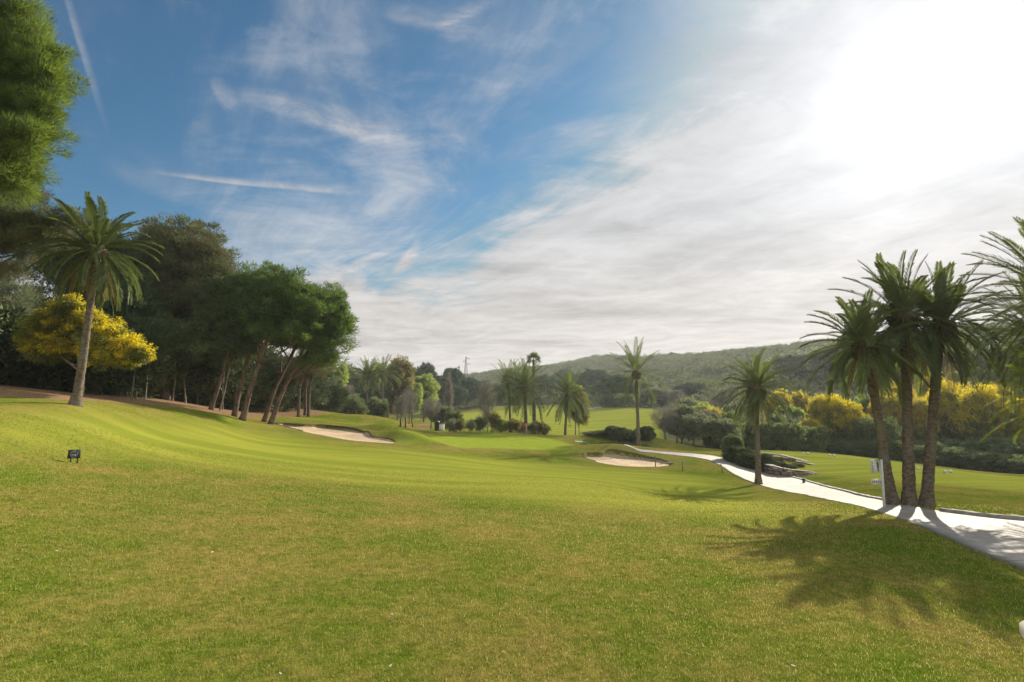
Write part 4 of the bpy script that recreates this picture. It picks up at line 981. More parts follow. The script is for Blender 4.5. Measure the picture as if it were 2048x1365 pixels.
PT = {
 'light': [proto_tree(201, 'light_leaf', 8, 3.2), proto_tree(202, 'light_leaf', 8, 3.4)],
 'olive': [proto_tree(203, 'olive_leaf', 6, 2.8), proto_tree(204, 'olive_leaf', 6, 3.0)],
 'autumn': [proto_tree(205, 'autumn_leaf', 10, 3.2, shape='tall', bark='pale_bark', rag=.7), proto_tree(206, 'autumn_leaf', 10, 3.4, bark='pale_bark', rag=.6)],
 'dark': [proto_tree(207, 'blue_pine', 10, 4.2, style='needle', leaf=(.5, .16), leaves=45), proto_tree(208, 'blue_pine', 10, 4.6, style='needle', leaf=(.5, .16), leaves=45)],
 'shrub': [proto_tree(209, 'shrub_leaf', 4, 2.4, lump=.36, leaf=(.27, .12), leaves=34, trunk=.06, shape='low', rag=.95, k=.85), proto_tree(210, 'shrub_leaf', 4, 2.5, lump=.36, leaf=(.27, .12), leaves=34, trunk=.06, shape='low', rag=.95, k=.85)],
 'grey': [proto_tree(211, 'grey_twig_leaf', 7, 2.4, lump=.45, leaf=(.3, .035), leaves=34, style='needle', bark='pale_bark', k=.6, inner=.3, nl=22), proto_tree(212, 'grey_twig_leaf', 7, 2.2, lump=.45, leaf=(.3, .035), leaves=34, style='needle', bark='pale_bark', k=.6, inner=.3, nl=22)],
 'poplar': [proto_tree(213, 'grey_twig_leaf', 9, .8, lump=.3, leaf=(.3, .04), leaves=30, style='needle', shape='tall', bark='pale_bark', trunk=.1, nl=14)],
 'young': [proto_tree(216 + q_, m_q, 2.4, .9, lump=.2, leaf=(.16, .06), leaves=22, trunk=.035, shape='low', rag=.9, k=.55, inner=.3, nl=26) for q_, m_q in enumerate(('light_leaf', 'olive_leaf', 'autumn_leaf'))],
 'bush': [proto_tree(214, 'olive_leaf', 3.2, 2.2, lump=.3, leaf=(.2, .08), leaves=40, trunk=.04, shape='low', rag=.7, k=.8), proto_tree(215, 'olive_leaf', 3.2, 2.1, lump=.3, leaf=(.2, .08), leaves=40, trunk=.04, shape='low', rag=.7, k=.8)],
}
CNT = {}
def put(kind, u, vt, Y, wpx, label, cat='tree', group=None, name=None, vb=None):
    """stand a tree of a kind at depth Y, its top at pixel (u, vt), its crown wpx wide"""
    CNT[kind] = CNT.get(kind, 0) + 1
    pr = PT[kind][CNT[kind] % len(PT[kind])]
    b = ground(u, 800, Y); top = P(u, vt, Y)[2]; h = top - b[2]
    h0 = {'light': 8, 'olive': 6, 'autumn': 10, 'dark': 10, 'shrub': 4, 'grey': 7, 'poplar': 9, 'bush': 3.2, 'young': 2.4, 'mim': 5}[kind] * .97
    w0 = {'light': 6.2, 'olive': 5.4, 'autumn': 6.0, 'dark': 8.2, 'shrub': 4.8, 'grey': 4.4, 'poplar': 1.5, 'bush': 4.2, 'young': 1.7, 'mim': 5}[kind]
    s = h / h0; w = wpx * Y / FPX / w0
    return place(name or {'dark': 'pine_tree', 'shrub': 'shrub', 'bush': 'shrub', 'grey': 'bare_tree', 'poplar': 'poplar_tree', 'mim': 'mimosa_tree'}.get(kind, 'leafy_tree'), pr, b, (w, w, s), rg.uniform(0, 6.28), label, cat, group, ('crown', 'trunk') if kind != 'mim' else ('crown', 'blossom', 'trunk'))
BT = 'trees along the far side of the course'
for a in [
 ('light', 600, 735, 62, 60, 'green tree seen behind the three slim trunks'), ('olive', 560, 745, 66, 60, 'olive green tree seen between the leaning pine trunks'), ('olive', 640, 738, 78, 60, 'olive green tree right of the slim trunks'), ('light', 668, 730, 85, 56, 'pale green tree at the right foot of the pine group'), ('light', 505, 730, 60, 60, 'green tree in the shade behind the pair of leaning pines'),
 ('olive', 700, 738, 90, 60, 'olive green tree left of the distant palm pair'), ('shrub', 690, 790, 70, 60, 'low shrub below the olive tree beside the bright mound'), ('dark', 722, 745, 110, 60, 'dark tree behind the left palm of the distant pair'), ('light', 748, 735, 100, 50, 'green tree between the two distant palms'),
 ('autumn', 795, 722, 88, 52, 'yellow brown tree right of the distant palm pair'), ('autumn', 775, 745, 92, 44, 'yellow brown tree below the right palm of the distant pair'), ('grey', 690, 770, 72, 40, 'bare grey twigged tree behind the bright mound'), ('grey', 655, 790, 66, 40, 'low bare tree left of the bright mound'),
 ('shrub', 715, 800, 68, 44, 'shrub at the right foot of the bare grey tree'), ('shrub', 757, 800, 72, 40, 'shrub under the right distant palm'), ('olive', 745, 780, 84, 60, 'olive tree behind the shrubs under the palm pair'),
 ('light', 848, 752, 92, 56, 'broad light green tree in the middle of the far tree line'), ('light', 825, 768, 88, 44, 'light green tree leaning against the broad light green one'), ('dark', 852, 730, 140, 44, 'dark pine top rising above the light green tree'), ('dark', 826, 742, 135, 34, 'small dark pine top left of the taller one'),
 ('dark', 882, 755, 130, 52, 'dark pine right of the light green tree'), ('dark', 910, 740, 150, 40, 'dark pine just left of the pylon'), ('dark', 935, 758, 145, 50, 'dark pine below the pylon'), ('dark', 965, 765, 150, 56, 'dark blue green pine right of the pylon'), ('dark', 905, 772, 135, 56, 'dark pine left of the thin poplar'),
 ('dark', 1000, 772, 160, 60, 'dark pine behind the thin palm'), ('dark', 1045, 762, 165, 60, 'dark pine behind the stout palm'), ('dark', 1095, 755, 170, 56, 'dark pine between the stout palm and the shaggy palm'), ('dark', 1130, 742, 190, 50, 'dark pine high on the slope above the shaggy palm'),
 ('poplar', 898, 755, 80, 16, 'thin leafless poplar in front of the dark pines'), ('grey', 803, 790, 72, 34, 'leafless tree by the tee with the left figure'), ('grey', 818, 782, 74, 30, 'leafless tree behind the red post'), ('grey', 976, 762, 66, 40, 'half bare tree left of the thin palm'),
 ('shrub', 905, 825, 64, 36, 'shrub left of the row behind the green'), ('grey', 862, 800, 66, 40, 'bare brown tree by the sandy patch'), ('olive', 880, 815, 68, 44, 'olive bush right of the sandy patch'),
 ('dark', 1185, 742, 175, 60, 'dark pine on the slope left of the slender palm'), ('dark', 1232, 752, 128, 62, 'round dark pine casting shade on the far fairway'), ('dark', 1205, 765, 150, 54, 'dark pine just left of the round dark pine'), ('shrub', 1248, 790, 120, 40, 'bush at the foot of the round dark pine'), ('shrub', 1218, 792, 124, 40, 'bush on the bank left of the round dark pine'),
 ('olive', 1285, 760, 132, 60, 'grey olive tree right of the slender palm'), ('olive', 1320, 778, 125, 60, 'olive tree above the end of the far fairway'), ('dark', 1385, 768, 130, 62, 'dark pine in the hollow right of the slender palm'), ('grey', 1345, 780, 120, 50, 'bare grey tree above the end of the far fairway'), ('olive', 1250, 712, 330, 40, 'tree on the crest left of the slender palm head'), ('shrub', 1348, 706, 330, 16, 'lone small tree breaking the hill crest'),
 ('light', 1150, 770, 60, 46, 'small round golden green tree touching the shaggy palm'), ('autumn', 1158, 782, 59, 40, 'small golden tree right of the shaggy palm'),
 ('olive', 1690, 690, 120, 120, 'large grey green tree on the slope behind the left palm of three'), ('olive', 1600, 705, 140, 110, 'grey green tree on the slope right of the single palm'), ('shrub', 1790, 730, 95, 80, 'bush on the slope between the three palms'),
 ('light', 1910, 745, 82, 24, 'small lit green tree on the grassy hillside at right'), ('olive', 1950, 700, 98, 130, 'broad olive tree on the hillside behind the right palms'), ('olive', 2030, 690, 90, 120, 'broad olive tree at the right edge on the hillside'), ('dark', 1745, 690, 130, 90, 'dark tree behind the left palm crown of the three'), ('olive', 1850, 690, 110, 100, 'grey olive tree high behind the three palms')]:
    put(*a, group=BT)
# row of young bushes behind the green
RG = 'young bushes in a row behind the green'
row = [(905, 840, 52, 18), (920, 838, 52.5, 20), (938, 842, 52, 20), (945, 838, 54, 16), (962, 835, 53, 22), (975, 812, 53.5, 26), (988, 825, 52.5, 22), (1002, 838, 52, 22), (1012, 842, 54, 20), (1030, 838, 52.5, 26), (1041, 842, 54, 22), (1062, 846, 52, 22), (1078, 842, 53, 24), (1089, 848, 53.5, 22)]
rlab = ['leftmost young bush of the row behind the green', 'second young bush from the left in the row behind the green', 'young bush with the slim trunk, left part of the row', 'young bush close behind the slim one in the left part of the row', 'young bush left of the tall reddish one in the row', 'tall reddish brown bush standing highest in the row behind the green', 'young bush right of the tall reddish one', 'young bush just left of the thin palm trunk', 'young bush hiding the foot of the thin palm', 'bush between the thin palm and the stout palm, left one', 'bush between the thin palm and the stout palm, right one', 'bush just right of the red flag', 'bush at the foot of the fan palm', 'rightmost young bush of the row, right of the fan palm']
for q, ((u_, vt, Y, w), lab) in enumerate(zip(row, rlab)):
    put('grey' if q in (2, 5) else 'young', u_, vt, Y, w, lab, 'bush', RG, name='young_bush')

# ---------- thicket on the right with mimosas
def proto_mimosa(seed, blos):
    rng = np.random.default_rng(seed)
    lobes = [(0, 0, 3.0, 2.0, 2.0, 1.7)] + [(rng.uniform(-1.3, 1.3), rng.uniform(-1.2, 1.2), rng.uniform(2.2, 4.0), 1.15, 1.15, .95) for _ in range(6)]
    V, F, tl, Cc, Oo = crown_cloud(rng, [(x, y, z - .3, a * .95, b_ * .95, c) for x, y, z, a, b_, c in lobes] + [(0, 0, 1.3, 1.9, 1.9, 1.3)], .34, leaves=46, leaf=(.2, .07), style='quad', zlo=-.9, inner=.5)
    me = mesh_from('crown', V, F, MATS['mimosa_leaf'], {'tint': ('FACE', tl)})
    V, F, tl, _, _ = crown_cloud(rng, lobes, .26, k=1.0, leaves=34, leaf=(.17, .06), style='quad', zlo=-.5, inner=.15, up=-.2, rag=.6)
    mf = mesh_from('blossom', V, F, MATS[blos], {'tint': ('FACE', tl)})
    mb = MB()
    for q in range(6): limb(mb, (rng.normal(0, .12), rng.normal(0, .12), -.3), Cc[rng.integers(len(Cc))] * .9, .08, .03, rng, seg=5)
    return me, mf, mb.mesh('trunk', MATS['pale_bark'], True)
PT['mim'] = [proto_mimosa(221, 'olive_blossom'), proto_mimosa(222, 'olive_blossom')]
PM_Y = [proto_mimosa(223, 'mimosa_blossom'), proto_mimosa(224, 'mimosa_blossom')]
TK = 'bushes of the thicket beyond the right lawn'
for a in [
 ('grey', 1330, 818, 47, 56, 'twiggy leftmost bush of the thicket where the path bends'), ('grey', 1352, 806, 52, 60, 'twiggy brown bush at the left end of the thicket'), ('olive', 1375, 797, 62, 60, 'feathery pale topped tree at the left of the thicket'), ('olive', 1385, 832, 46, 64, 'olive bush in front of the feathery topped tree'),
 ('grey', 1410, 822, 50, 60, 'brown twiggy bush below the small yellow blossom'), ('olive', 1445, 838, 45, 62, 'olive bush behind the clipped round shrub'), ('olive', 1470, 812, 56, 70, 'grey green bush left of the single palm'), ('grey', 1440, 775, 75, 80, 'bare grey tree rising behind the left thicket'),
 ('bush', 1545, 835, 50, 70, 'pale olive bush right of the single palm trunk'), ('bush', 1585, 832, 52, 60, 'pale olive bush between the single palm and the first mimosa'), ('olive', 1530, 850, 48, 60, 'olive bush behind the upper stone wall'), ('shrub', 1590, 868, 49, 60, 'dark low bush in front of the pale olive bushes'),
 ('olive', 1560, 800, 68, 80, 'grey bush behind the pale olive bushes'), ('shrub', 1650, 890, 48, 60, 'dark bush under the left part of the round mimosa'), ('shrub', 1705, 890, 47, 70, 'dark bush under the right part of the round mimosa'), ('shrub', 1760, 886, 46, 70, 'dark bush behind the left trunk of the three palms'),
 ('shrub', 1740, 800, 58, 70, 'green bush right of the round mimosa'), ('shrub', 1820, 892, 45, 70, 'dark bush behind the middle trunk of the three palms'), ('shrub', 1880, 898, 44, 80, 'dark bush just right of the three palms'), ('shrub', 1940, 904, 43, 80, 'dark bush under the broad yellow mimosa'), ('shrub', 2000, 910, 41, 80, 'dark bush at the right end of the thicket'), ('shrub', 2055, 914, 40, 80, 'dark bush cut by the right edge of the picture'),
 ('olive', 1640, 795, 72, 60, 'grey olive bush behind the round mimosa'),
 ('olive', 1360, 815, 49, 60, 'olive green bush behind the leftmost bush of the thicket'), ('light', 1405, 808, 58, 56, 'yellowish green tree just left of the small yellow tuft'), ('shrub', 1450, 830, 50, 70, 'mid green bush behind the clipped shrub and dark hedge'), ('olive', 1490, 822, 60, 60, 'pale bush seen left against the single palm trunk'),
 ('shrub', 1510, 846, 46, 60, 'green bush right behind the single palm trunk'), ('shrub', 1560, 850, 46, 70, 'green bush at the left end of the right lawn edge'), ('shrub', 1610, 856, 46.5, 60, 'green bush left of the low golden mimosa'), ('light', 1575, 812, 58, 60, 'yellow green bush below the dull golden mimosas'),
 ('shrub', 1690, 884, 48, 66, 'green bush filling the body under the round mimosa'), ('shrub', 1740, 842, 48, 70, 'green bush between the round mimosa and the left trunk'), ('shrub', 1800, 884, 47, 74, 'green bush low behind the left and middle trunks'), ('shrub', 1850, 884, 46, 70, 'green bush low behind the middle and right trunks'),
 ('shrub', 1905, 884, 46, 84, 'green bush under the mimosa beside the three palms'), ('shrub', 1965, 884, 45, 84, 'green bush under the broad bright mimosa'), ('shrub', 2025, 884, 43, 84, 'green bush under the mimosa at the right edge'), ('light', 1725, 800, 60, 50, 'light green bush peeping over right of the round mimosa')]:
    put(*a, group=TK, cat='bush')
MG = 'mimosas in blossom in the thicket'
def mim(pr, u, vt, Y, w, label):
    b = ground(u, 800, Y); h = P(u, vt, Y)[2] - b[2]; s = h / 4.75; ww = w * Y / FPX / 4.6
    place('mimosa_tree', pr, b, (ww, ww, s), rg.uniform(0, 6.28), label, 'mimosa tree', MG, ('crown', 'blossom', 'trunk'))
for k_, u_, vt, Y, w, lab in [
 (0, 1425, 818, 53, 52, 'small mimosa with a yellow tuft left of the single palm'), (0, 1560, 788, 62, 54, 'dull golden mimosa just right of the single palm head'), (0, 1600, 790, 63, 46, 'dull golden mimosa second right of the single palm'),
 (1, 1668, 796, 51, 80, 'round orange yellow mimosa standing out left of the three palms'), (0, 1618, 842, 49, 50, 'low golden mimosa at the left foot of the round one'), (0, 1710, 826, 50, 46, 'low golden mimosa at the right foot of the round one'),
 (0, 1770, 790, 54, 60, 'mimosa seen just left of the left trunk of the three palms'), (0, 1800, 776, 56, 70, 'mimosa behind the left and middle trunks of the three'), (0, 1840, 800, 51, 46, 'mimosa between the middle and right trunks of the three'),
 (1, 1895, 772, 53, 80, 'mimosa with a broad yellow top right beside the three palms'), (1, 1950, 782, 50, 84, 'broad bright yellow mimosa in the middle of the right thicket'), (0, 1995, 780, 52, 70, 'yellow topped mimosa second from the right edge'), (1, 2040, 805, 47, 60, 'bright yellow mimosa at the right edge'), (0, 1875, 755, 66, 60, 'mimosa peeping up behind the bright yellow ones')]:
    mim((PM_Y if k_ else PT['mim'])[rg.integers(2)], u_, vt, Y, w, lab)

# dark clumps on the mounds near the slender palm, hedge and clipped shrub
hm = [proto_shrub(401, 'dark_leaf', 1.0, .7, lump_r=.14, leaf=(.09, .04), leaves=50), proto_shrub(402, 'dark_leaf', 1.0, .75, lump_r=.14, leaf=(.09, .04), leaves=50)]
brn = [proto_shrub(403, 'brown_pine_needles', 1.0, .8, lump_r=.14, leaf=(.1, .04), leaves=50)]
for q, (u_, Y, h_, w_i, lab) in enumerate([(1235, 45, .95, 1.3, 'dark low bush on the mound left of the slender palm'), (1258, 44.5, 1.05, 1.2, 'dark low bush touching the slender palm on the left'), (1290, 45, 1.0, 1.1, 'dark low bush touching the slender palm on the right'), (1215, 46, .45, 1.6, 'brown heather clump at the left end of the mound'), (1200, 49, .4, 2.0, 'brown heather clump behind the little path'), (1240, 43.5, .5, 1.8, 'brown heather clump in front of the dark bushes'), (1275, 43, .5, 1.7, 'brown heather clump at the foot of the slender palm')]):
    b = ground(u_, 890, Y); place('low_bush', hm[q % 2] if q < 3 else brn[0], b, (w_i, w_i * .8, h_), q * 1.3, lab, 'bush', 'low bushes on the mound by the slender palm')
b = ground(1466, 918, 33.2); place('clipped_shrub', proto_shrub(410, 'shrub_leaf', 1.55, .55, lump_r=.13, leaf=(.07, .03), leaves=60, k=1.6, rag=.1), b, (1.0, 1.0, .95), 0, 'grey green shrub clipped round beside the path', 'shrub', None)
for q, (u_, Y, h_, lab) in enumerate([(1483, 32, .95, 'dark hedge bush right of the round clipped shrub'), (1497, 31.2, .85, 'dark hedge bush next to the single palm trunk'), (1515, 30.8, .8, 'dark hedge bush directly behind the single palm trunk'), (1529, 30.6, .7, 'dark hedge bush right of the single palm trunk')]):
    b = ground(u_, 935, Y); place('hedge_bush', hm[q % 2], b, (1.05, .8, h_), q * 1.7, lab, 'hedge', 'low hedge bushes beside the path')

# ---------- scrub covering the hillside, far too many to count
rng = np.random.default_rng(77)
n = 12500
aa = R(1) * rng.uniform(-46, 52, n); rr_ = 100 + 420 * rng.random(n) ** 0.75
sx, sy = np.sin(aa) * rr_, np.cos(aa) * rr_
keep = (zones(sx, sy)[3] > .6) & (sd_box(sx, sy, far_fair, 8) < -3)
keep &= ~((sy < 105) & (sx > 50) & (rng.random(n) < .55)) & ((aa > R(-14)) | (rr_ > 240))
sx, sy = sx[keep], sy[keep]; n = len(sx)
sz = H(sx, sy); hs_ = np.where((rng.random(n) < .2) & (np.hypot(sx, sy) < 230), rng.uniform(2.6, 4.2, n), rng.uniform(.8, 2.2, n)) * (0.8 + np.hypot(sx, sy) / 900); ws_ = hs_ * rng.uniform(.9, 1.5, n)
nl = 95; ii = np.repeat(np.arange(n), nl); m = len(ii)
dl = sphere_dirs(rng, m, -.1)
pos = np.stack([sx, sy, sz], 1)[ii] + dl * np.stack([ws_, ws_, hs_], 1)[ii] * rng.uniform(.55, 1.05, (m, 1))
ax_ = norm(dl + rng.normal(0, .5, (m, 3))); s_d = norm(np.cross(ax_, rng.normal(0, 1, (m, 3))))
Lh = (hs_[ii] * .24)[:, None]
V = np.stack([pos - s_d * Lh * .4, pos + s_d * Lh * .4, pos + ax_ * Lh], 1).reshape(-1, 3)
tt = np.clip(np.repeat(rng.normal(.5, .32, n), nl) + rng.normal(0, .1, m), 0, 1)
tag(obj('hillside_scrub', mesh_from('hillside_scrub', V, np.arange(3 * m).reshape(-1, 3), MATS['hill_scrub_leaf'], {'tint': ('FACE', tt)})), 'low green scrub covering the long hillside', 'scrub', kind='stuff')

# ================================================================== small things
plain_mat('black_plastic', (0.012, 0.013, 0.012), (0.03, 0.03, 0.03), 0.4, 30, 0.1)
plain_mat('white_paint', (0.52, 0.52, 0.47), (0.42, 0.42, 0.37), 0.55, 12, 0.15)
plain_mat('dark_print', (0.05, 0.06, 0.04), (0.10, 0.11, 0.08), 0.7, 20, 0.1)
plain_mat('silver_print', (0.42, 0.43, 0.38), (0.3, 0.3, 0.27), 0.5, 20, 0.1)
plain_mat('weathered_wood', (0.10, 0.065, 0.035), (0.18, 0.13, 0.08), 0.85, 25, 0.6)
plain_mat('red_cloth', (0.75, 0.02, 0.015), (0.6, 0.02, 0.015), 0.7, 8, 0.1)
plain_mat('red_paint', (0.20, 0.015, 0.04), (0.14, 0.012, 0.03), 0.5, 8, 0.1)
plain_mat('green_plastic', (0.01, 0.05, 0.03), (0.015, 0.035, 0.025), 0.5, 12, 0.1)
plain_mat('galvanised_steel', (0.22, 0.22, 0.23), (0.16, 0.16, 0.17), 0.5, 3, 0.1, 0.4, 0.4)
plain_mat('rubble_stone', (0.30, 0.22, 0.17), (0.15, 0.115, 0.095), 0.9, 7, 0.9, 0.15)
plain_mat('house_plaster', (0.80, 0.78, 0.74), (0.72, 0.70, 0.66), 0.8, 2, 0.1)
plain_mat('roof_tile', (0.30, 0.13, 0.08), (0.20, 0.09, 0.06), 0.85, 6, 0.8)
plain_mat('window_glass', (0.03, 0.04, 0.05), (0.05, 0.06, 0.07), 0.1, 2, 0.0)
def gpt(u, v, lift=0.0):
    g = G([(u, v)])[0]; return np.array([g[0], g[1], g[2] + lift])
# black tee sign with a crest
b = gpt(147, 926); s_ = b[1] / FPX
e = empty('tee_sign', b, 'small black sign board on two short legs standing alone in the left foreground grass', 'sign', rz=0.0)
e.rotation_euler = (0, 0, 0.35); e.scale = (.78, .78, .9)
cx_, tl_ = 0.0, R(-14)
mb = MB(); mb.box((0, 0, .205), (.29, .018, .21), rx=tl_, bevel=.004); bd = mb.build('board', MATS['black_plastic'], e)
mb = MB()
def disc_ring(mb, c, r0, r1, n=22, a0=0, a1=2 * math.pi, y=-.0105):
    V, Q = [], []
    for k in range(n + 1):
        a = a0 + (a1 - a0) * k / n
        V += [(c[0] + r0 * math.cos(a), y, c[1] + r0 * math.sin(a)), (c[0] + r1 * math.cos(a), y, c[1] + r1 * math.sin(a))]
    for k in range(n): Q.append((2 * k, 2 * k + 1, 2 * k + 3, 2 * k + 2))
    V = np.array(V); cxx, sxx = math.cos(tl_), math.sin(tl_)
    V = V @ np.array([[1, 0, 0], [0, cxx, sxx], [0, -sxx, cxx]]) + [0, 0, .205]
    mb.add(V, Q)
disc_ring(mb, (0, 0), .078, .084); disc_ring(mb, (0, .045), .026, .032, a0=.2, a1=2.94)
disc_ring(mb, (-.03, -.025), .019, .026); disc_ring(mb, (.03, -.025), .0, .022); disc_ring(mb, (0, .012), .045, .049, a0=.4, a1=2.7)
disc_ring(mb, (-.03, -.025), .0, .008); disc_ring(mb, (0, .055), .0, .008)
mb.build('crest', MATS['silver_print'], bd)
for sx_ in (-.075, .075):
    mb = MB(); mb.box((sx_, .02, .055), (.032, .014, .17), bevel=.003, top=.8); mb.build('leg', MATS['black_plastic'], e)

# white course sign beside the three palms
b = ground(1768, 1003, 15.1); e = empty('course_sign', b, 'white post with a printed upright board and small plate left of the three palms', 'sign'); e.rotation_euler = (0, 0, -.12)
top_z = px_pt(1763, 919, 15.1, b)[2]
mb = MB(); mb.box((0, 0, top_z / 2 - .1), (.055, .04, top_z + .2), bevel=.006); mb.build('post', MATS['white_paint'], e)
bw, bh = .22, .34
mb = MB(); mb.box((-.17, 0, top_z - bh / 2 - .02), (bw, .025, bh), bevel=.004); bd = mb.build('board', MATS['white_paint'], e)
mb = MB(); rk = np.random.default_rng(2); yb = -.0145; zc = top_z - bh / 2 - .02
# golfer silhouette
prof = [(-.105, .13, .022), (-.103, .09, .030), (-.100, .03, .030), (-.098, -.03, .024), (-.094, -.09, .016), (-.088, -.14, .010)]
V = []; Q = []
for x_, z_, w_ in prof: V += [(x_ - w_, yb, zc + z_), (x_ + w_, yb, zc + z_)]
for k in range(len(prof) - 1): Q.append((2 * k + 2, 2 * k + 3, 2 * k + 1, 2 * k))
mb.add(V, Q); mb.box((-.12, yb, zc + .165), (.10, .003, .018), bevel=0)
for k in range(4):
    z_ = zc + .11 - k * .075
    for q in range(3): mb.box((-.235 + rk.uniform(-.01, .01), yb, z_ - q * .019), (rk.uniform(.02, .045), .003, .008))
mb.build('printing', MATS['dark_print'], bd)
mb = MB(); mb.box((-.16, 0, top_z - .60), (.24, .02, .14), bevel=.004); pl = mb.build('small_plate', MATS['white_paint'], e)
mb = MB()
for q in range(5): mb.box((-.25 + q * .045, -.0115, top_z - .60 + .01 * (q % 2)), (.022, .003, .05))
mb.build('printing', MATS['dark_print'], pl)

# marker stakes
for q, (u_, v_, hh_, tilt, lab) in enumerate([(1311, 933, .50, .0, 'wooden stake at the near rim of the small right bunker'), (1365, 943, .42, .02, 'short stake in the grass between the small bunker and the path'), (1446, 947, .42, -.2, 'leaning stake at the edge of the path bend')]):
    b = gpt(u_, v_); e = empty('marker_stake', b, lab, 'stake', 'wooden stakes near the path')
    mb = MB(); mb.tube([(0, 0, -.1), (hh_ * math.sin(tilt), 0, hh_)], [.028, .022], 8); mb.build('stake', MATS['weathered_wood'], e)
    mb = MB(); mb.tube([(hh_ * math.sin(tilt) - .002, 0, hh_ - .01), (hh_ * math.sin(tilt) + .003, 0, hh_ + .035)], [.03, .018], 8); mb.build('cap', MATS['weathered_wood'], e)
b = gpt(1331, 930.5); mb = MB(); mb.tube([(-.35, 0, .05), (.2, .15, .10)], [.018, .016], 6); mb.box((.32, .17, .10), (.10, .5, .03), rz=.3, bevel=.006)
for q in range(9): mb.box((.32 + .06 * (q - 4) * math.sin(.3) * -1, .17 + (q - 4) * .055, .06), (.02, .012, .06), rz=.3)
o = mb.build('bunker_rake', MATS['weathered_wood'], None, loc=tuple(b)); tag(o, 'dark rake lying in the right end of the small bunker', 'rake')

# flag on the practice green
b = gpt(1053, 871); e = empty('flagstick', b, 'small red flag on a thin pole at the back of the green', 'flag')
mb = MB(); mb.tube([(0, 0, -.1), (0, 0, 1.02)], .014, 8); mb.build('pole', MATS['white_paint'], e)
mb = MB(); V = []; Q = []
for k in range(9):
    x_ = -k * .034; y_ = .04 * math.sin(k * .9); dz_ = -.02 * k
    V += [(x_, y_, 1.0 + dz_ * .4), (x_, y_, .76 - dz_ * .2)]
for k in range(8): Q.append((2 * k, 2 * k + 1, 2 * k + 3, 2 * k + 2))
V = np.array(V); mb.add(V, Q); mb.add(V + [0, .006, 0], [tuple(reversed(q)) for q in Q]); mb.build('flag', MATS['red_cloth'], e)

# posts and bin on the far tee
for u_, v_, m_n, h_, w_, lab in ((801, 854, 'black_plastic', .7, .12, 'dark post left of the red posts on the far tee'), (811, 856, 'red_paint', .8, .12, 'dark red post in front of the bare tree on the far tee'), (825, 855, 'red_paint', .3, .10, 'short red marker right of the tall red post on the far tee')):
    b = gpt(u_, v_); e = empty('tee_post', b, lab, 'post', 'posts on the far tee'); mb = MB(); mb.box((0, 0, h_ / 2), (w_, w_, h_), bevel=.03, top=.8); mb.build('body', MATS[m_n], e); mb = MB(); mb.tube([(0, 0, h_), (0, 0, h_ + .05), (0, 0, h_ + .09)], [w_ * .55, w_ * .5, .02], 10); mb.build('cap', MATS['dark_print'], e)
b = gpt(873.5, 862); e = empty('litter_bin', b, 'round black bin at the left end of the bush row behind the green', 'bin')
mb = MB(); mb.tube([(0, 0, 0), (0, 0, .05), (0, 0, .8), (0, 0, .86)], [.19, .22, .26, .27], 16); mb.build('body', MATS['black_plastic'], e, True)
mb = MB(); mb.tube([(0, 0, .86), (0, 0, .9), (0, 0, .98), (0, 0, 1.0)], [.28, .28, .16, .04], 16); mb.build('lid', MATS['green_plastic'], e, True)
b = gpt(883, 862); e = empty('cabinet', b, 'pale green low cabinet just right of the black bin', 'cabinet'); mb = MB(); mb.box((0, 0, .33), (.5, .35, .66), bevel=.02); mb.build('body', MATS['house_plaster'], e); mb = MB(); mb.box((0, -.01, .68), (.56, .42, .04), bevel=.01); mb.build('lid', MATS['green_plastic'], e)
b = gpt(1608, 966); e = empty('irrigation_post', b, 'short dark green irrigation post on the verge above the path', 'post'); mb = MB(); mb.tube([(0, 0, -.05), (0, 0, .16)], [.06, .06], 12); mb.build('body', MATS['green_plastic'], e); mb = MB(); mb.tube([(0, 0, .16), (0, 0, .19), (0, 0, .21)], [.075, .07, .02], 12); mb.build('cap', MATS['green_plastic'], e)
# white tee markers
for u_, v_, lab in ((1611, 909, 'white tee marker on the right lawn nearest the single palm'), (1664, 913, 'white tee marker on the right lawn below the round mimosa'), (1842, 940, 'white tee marker seen between the middle and right palm trunks'), (1896, 946, 'white tee marker just right of the three palms')):
    b = gpt(u_, v_); e = empty('tee_marker', b, lab, 'tee marker', 'white tee markers on the right lawn')
    for x_ in (-.16, .16): mb = MB(); mb.tube([(x_, 0, -.02), (x_, 0, .03), (x_, 0, .09), (x_, 0, .13), (x_, 0, .15)], [.05, .085, .09, .06, .01], 12); mb.build('ball', MATS['white_paint'], e, True)

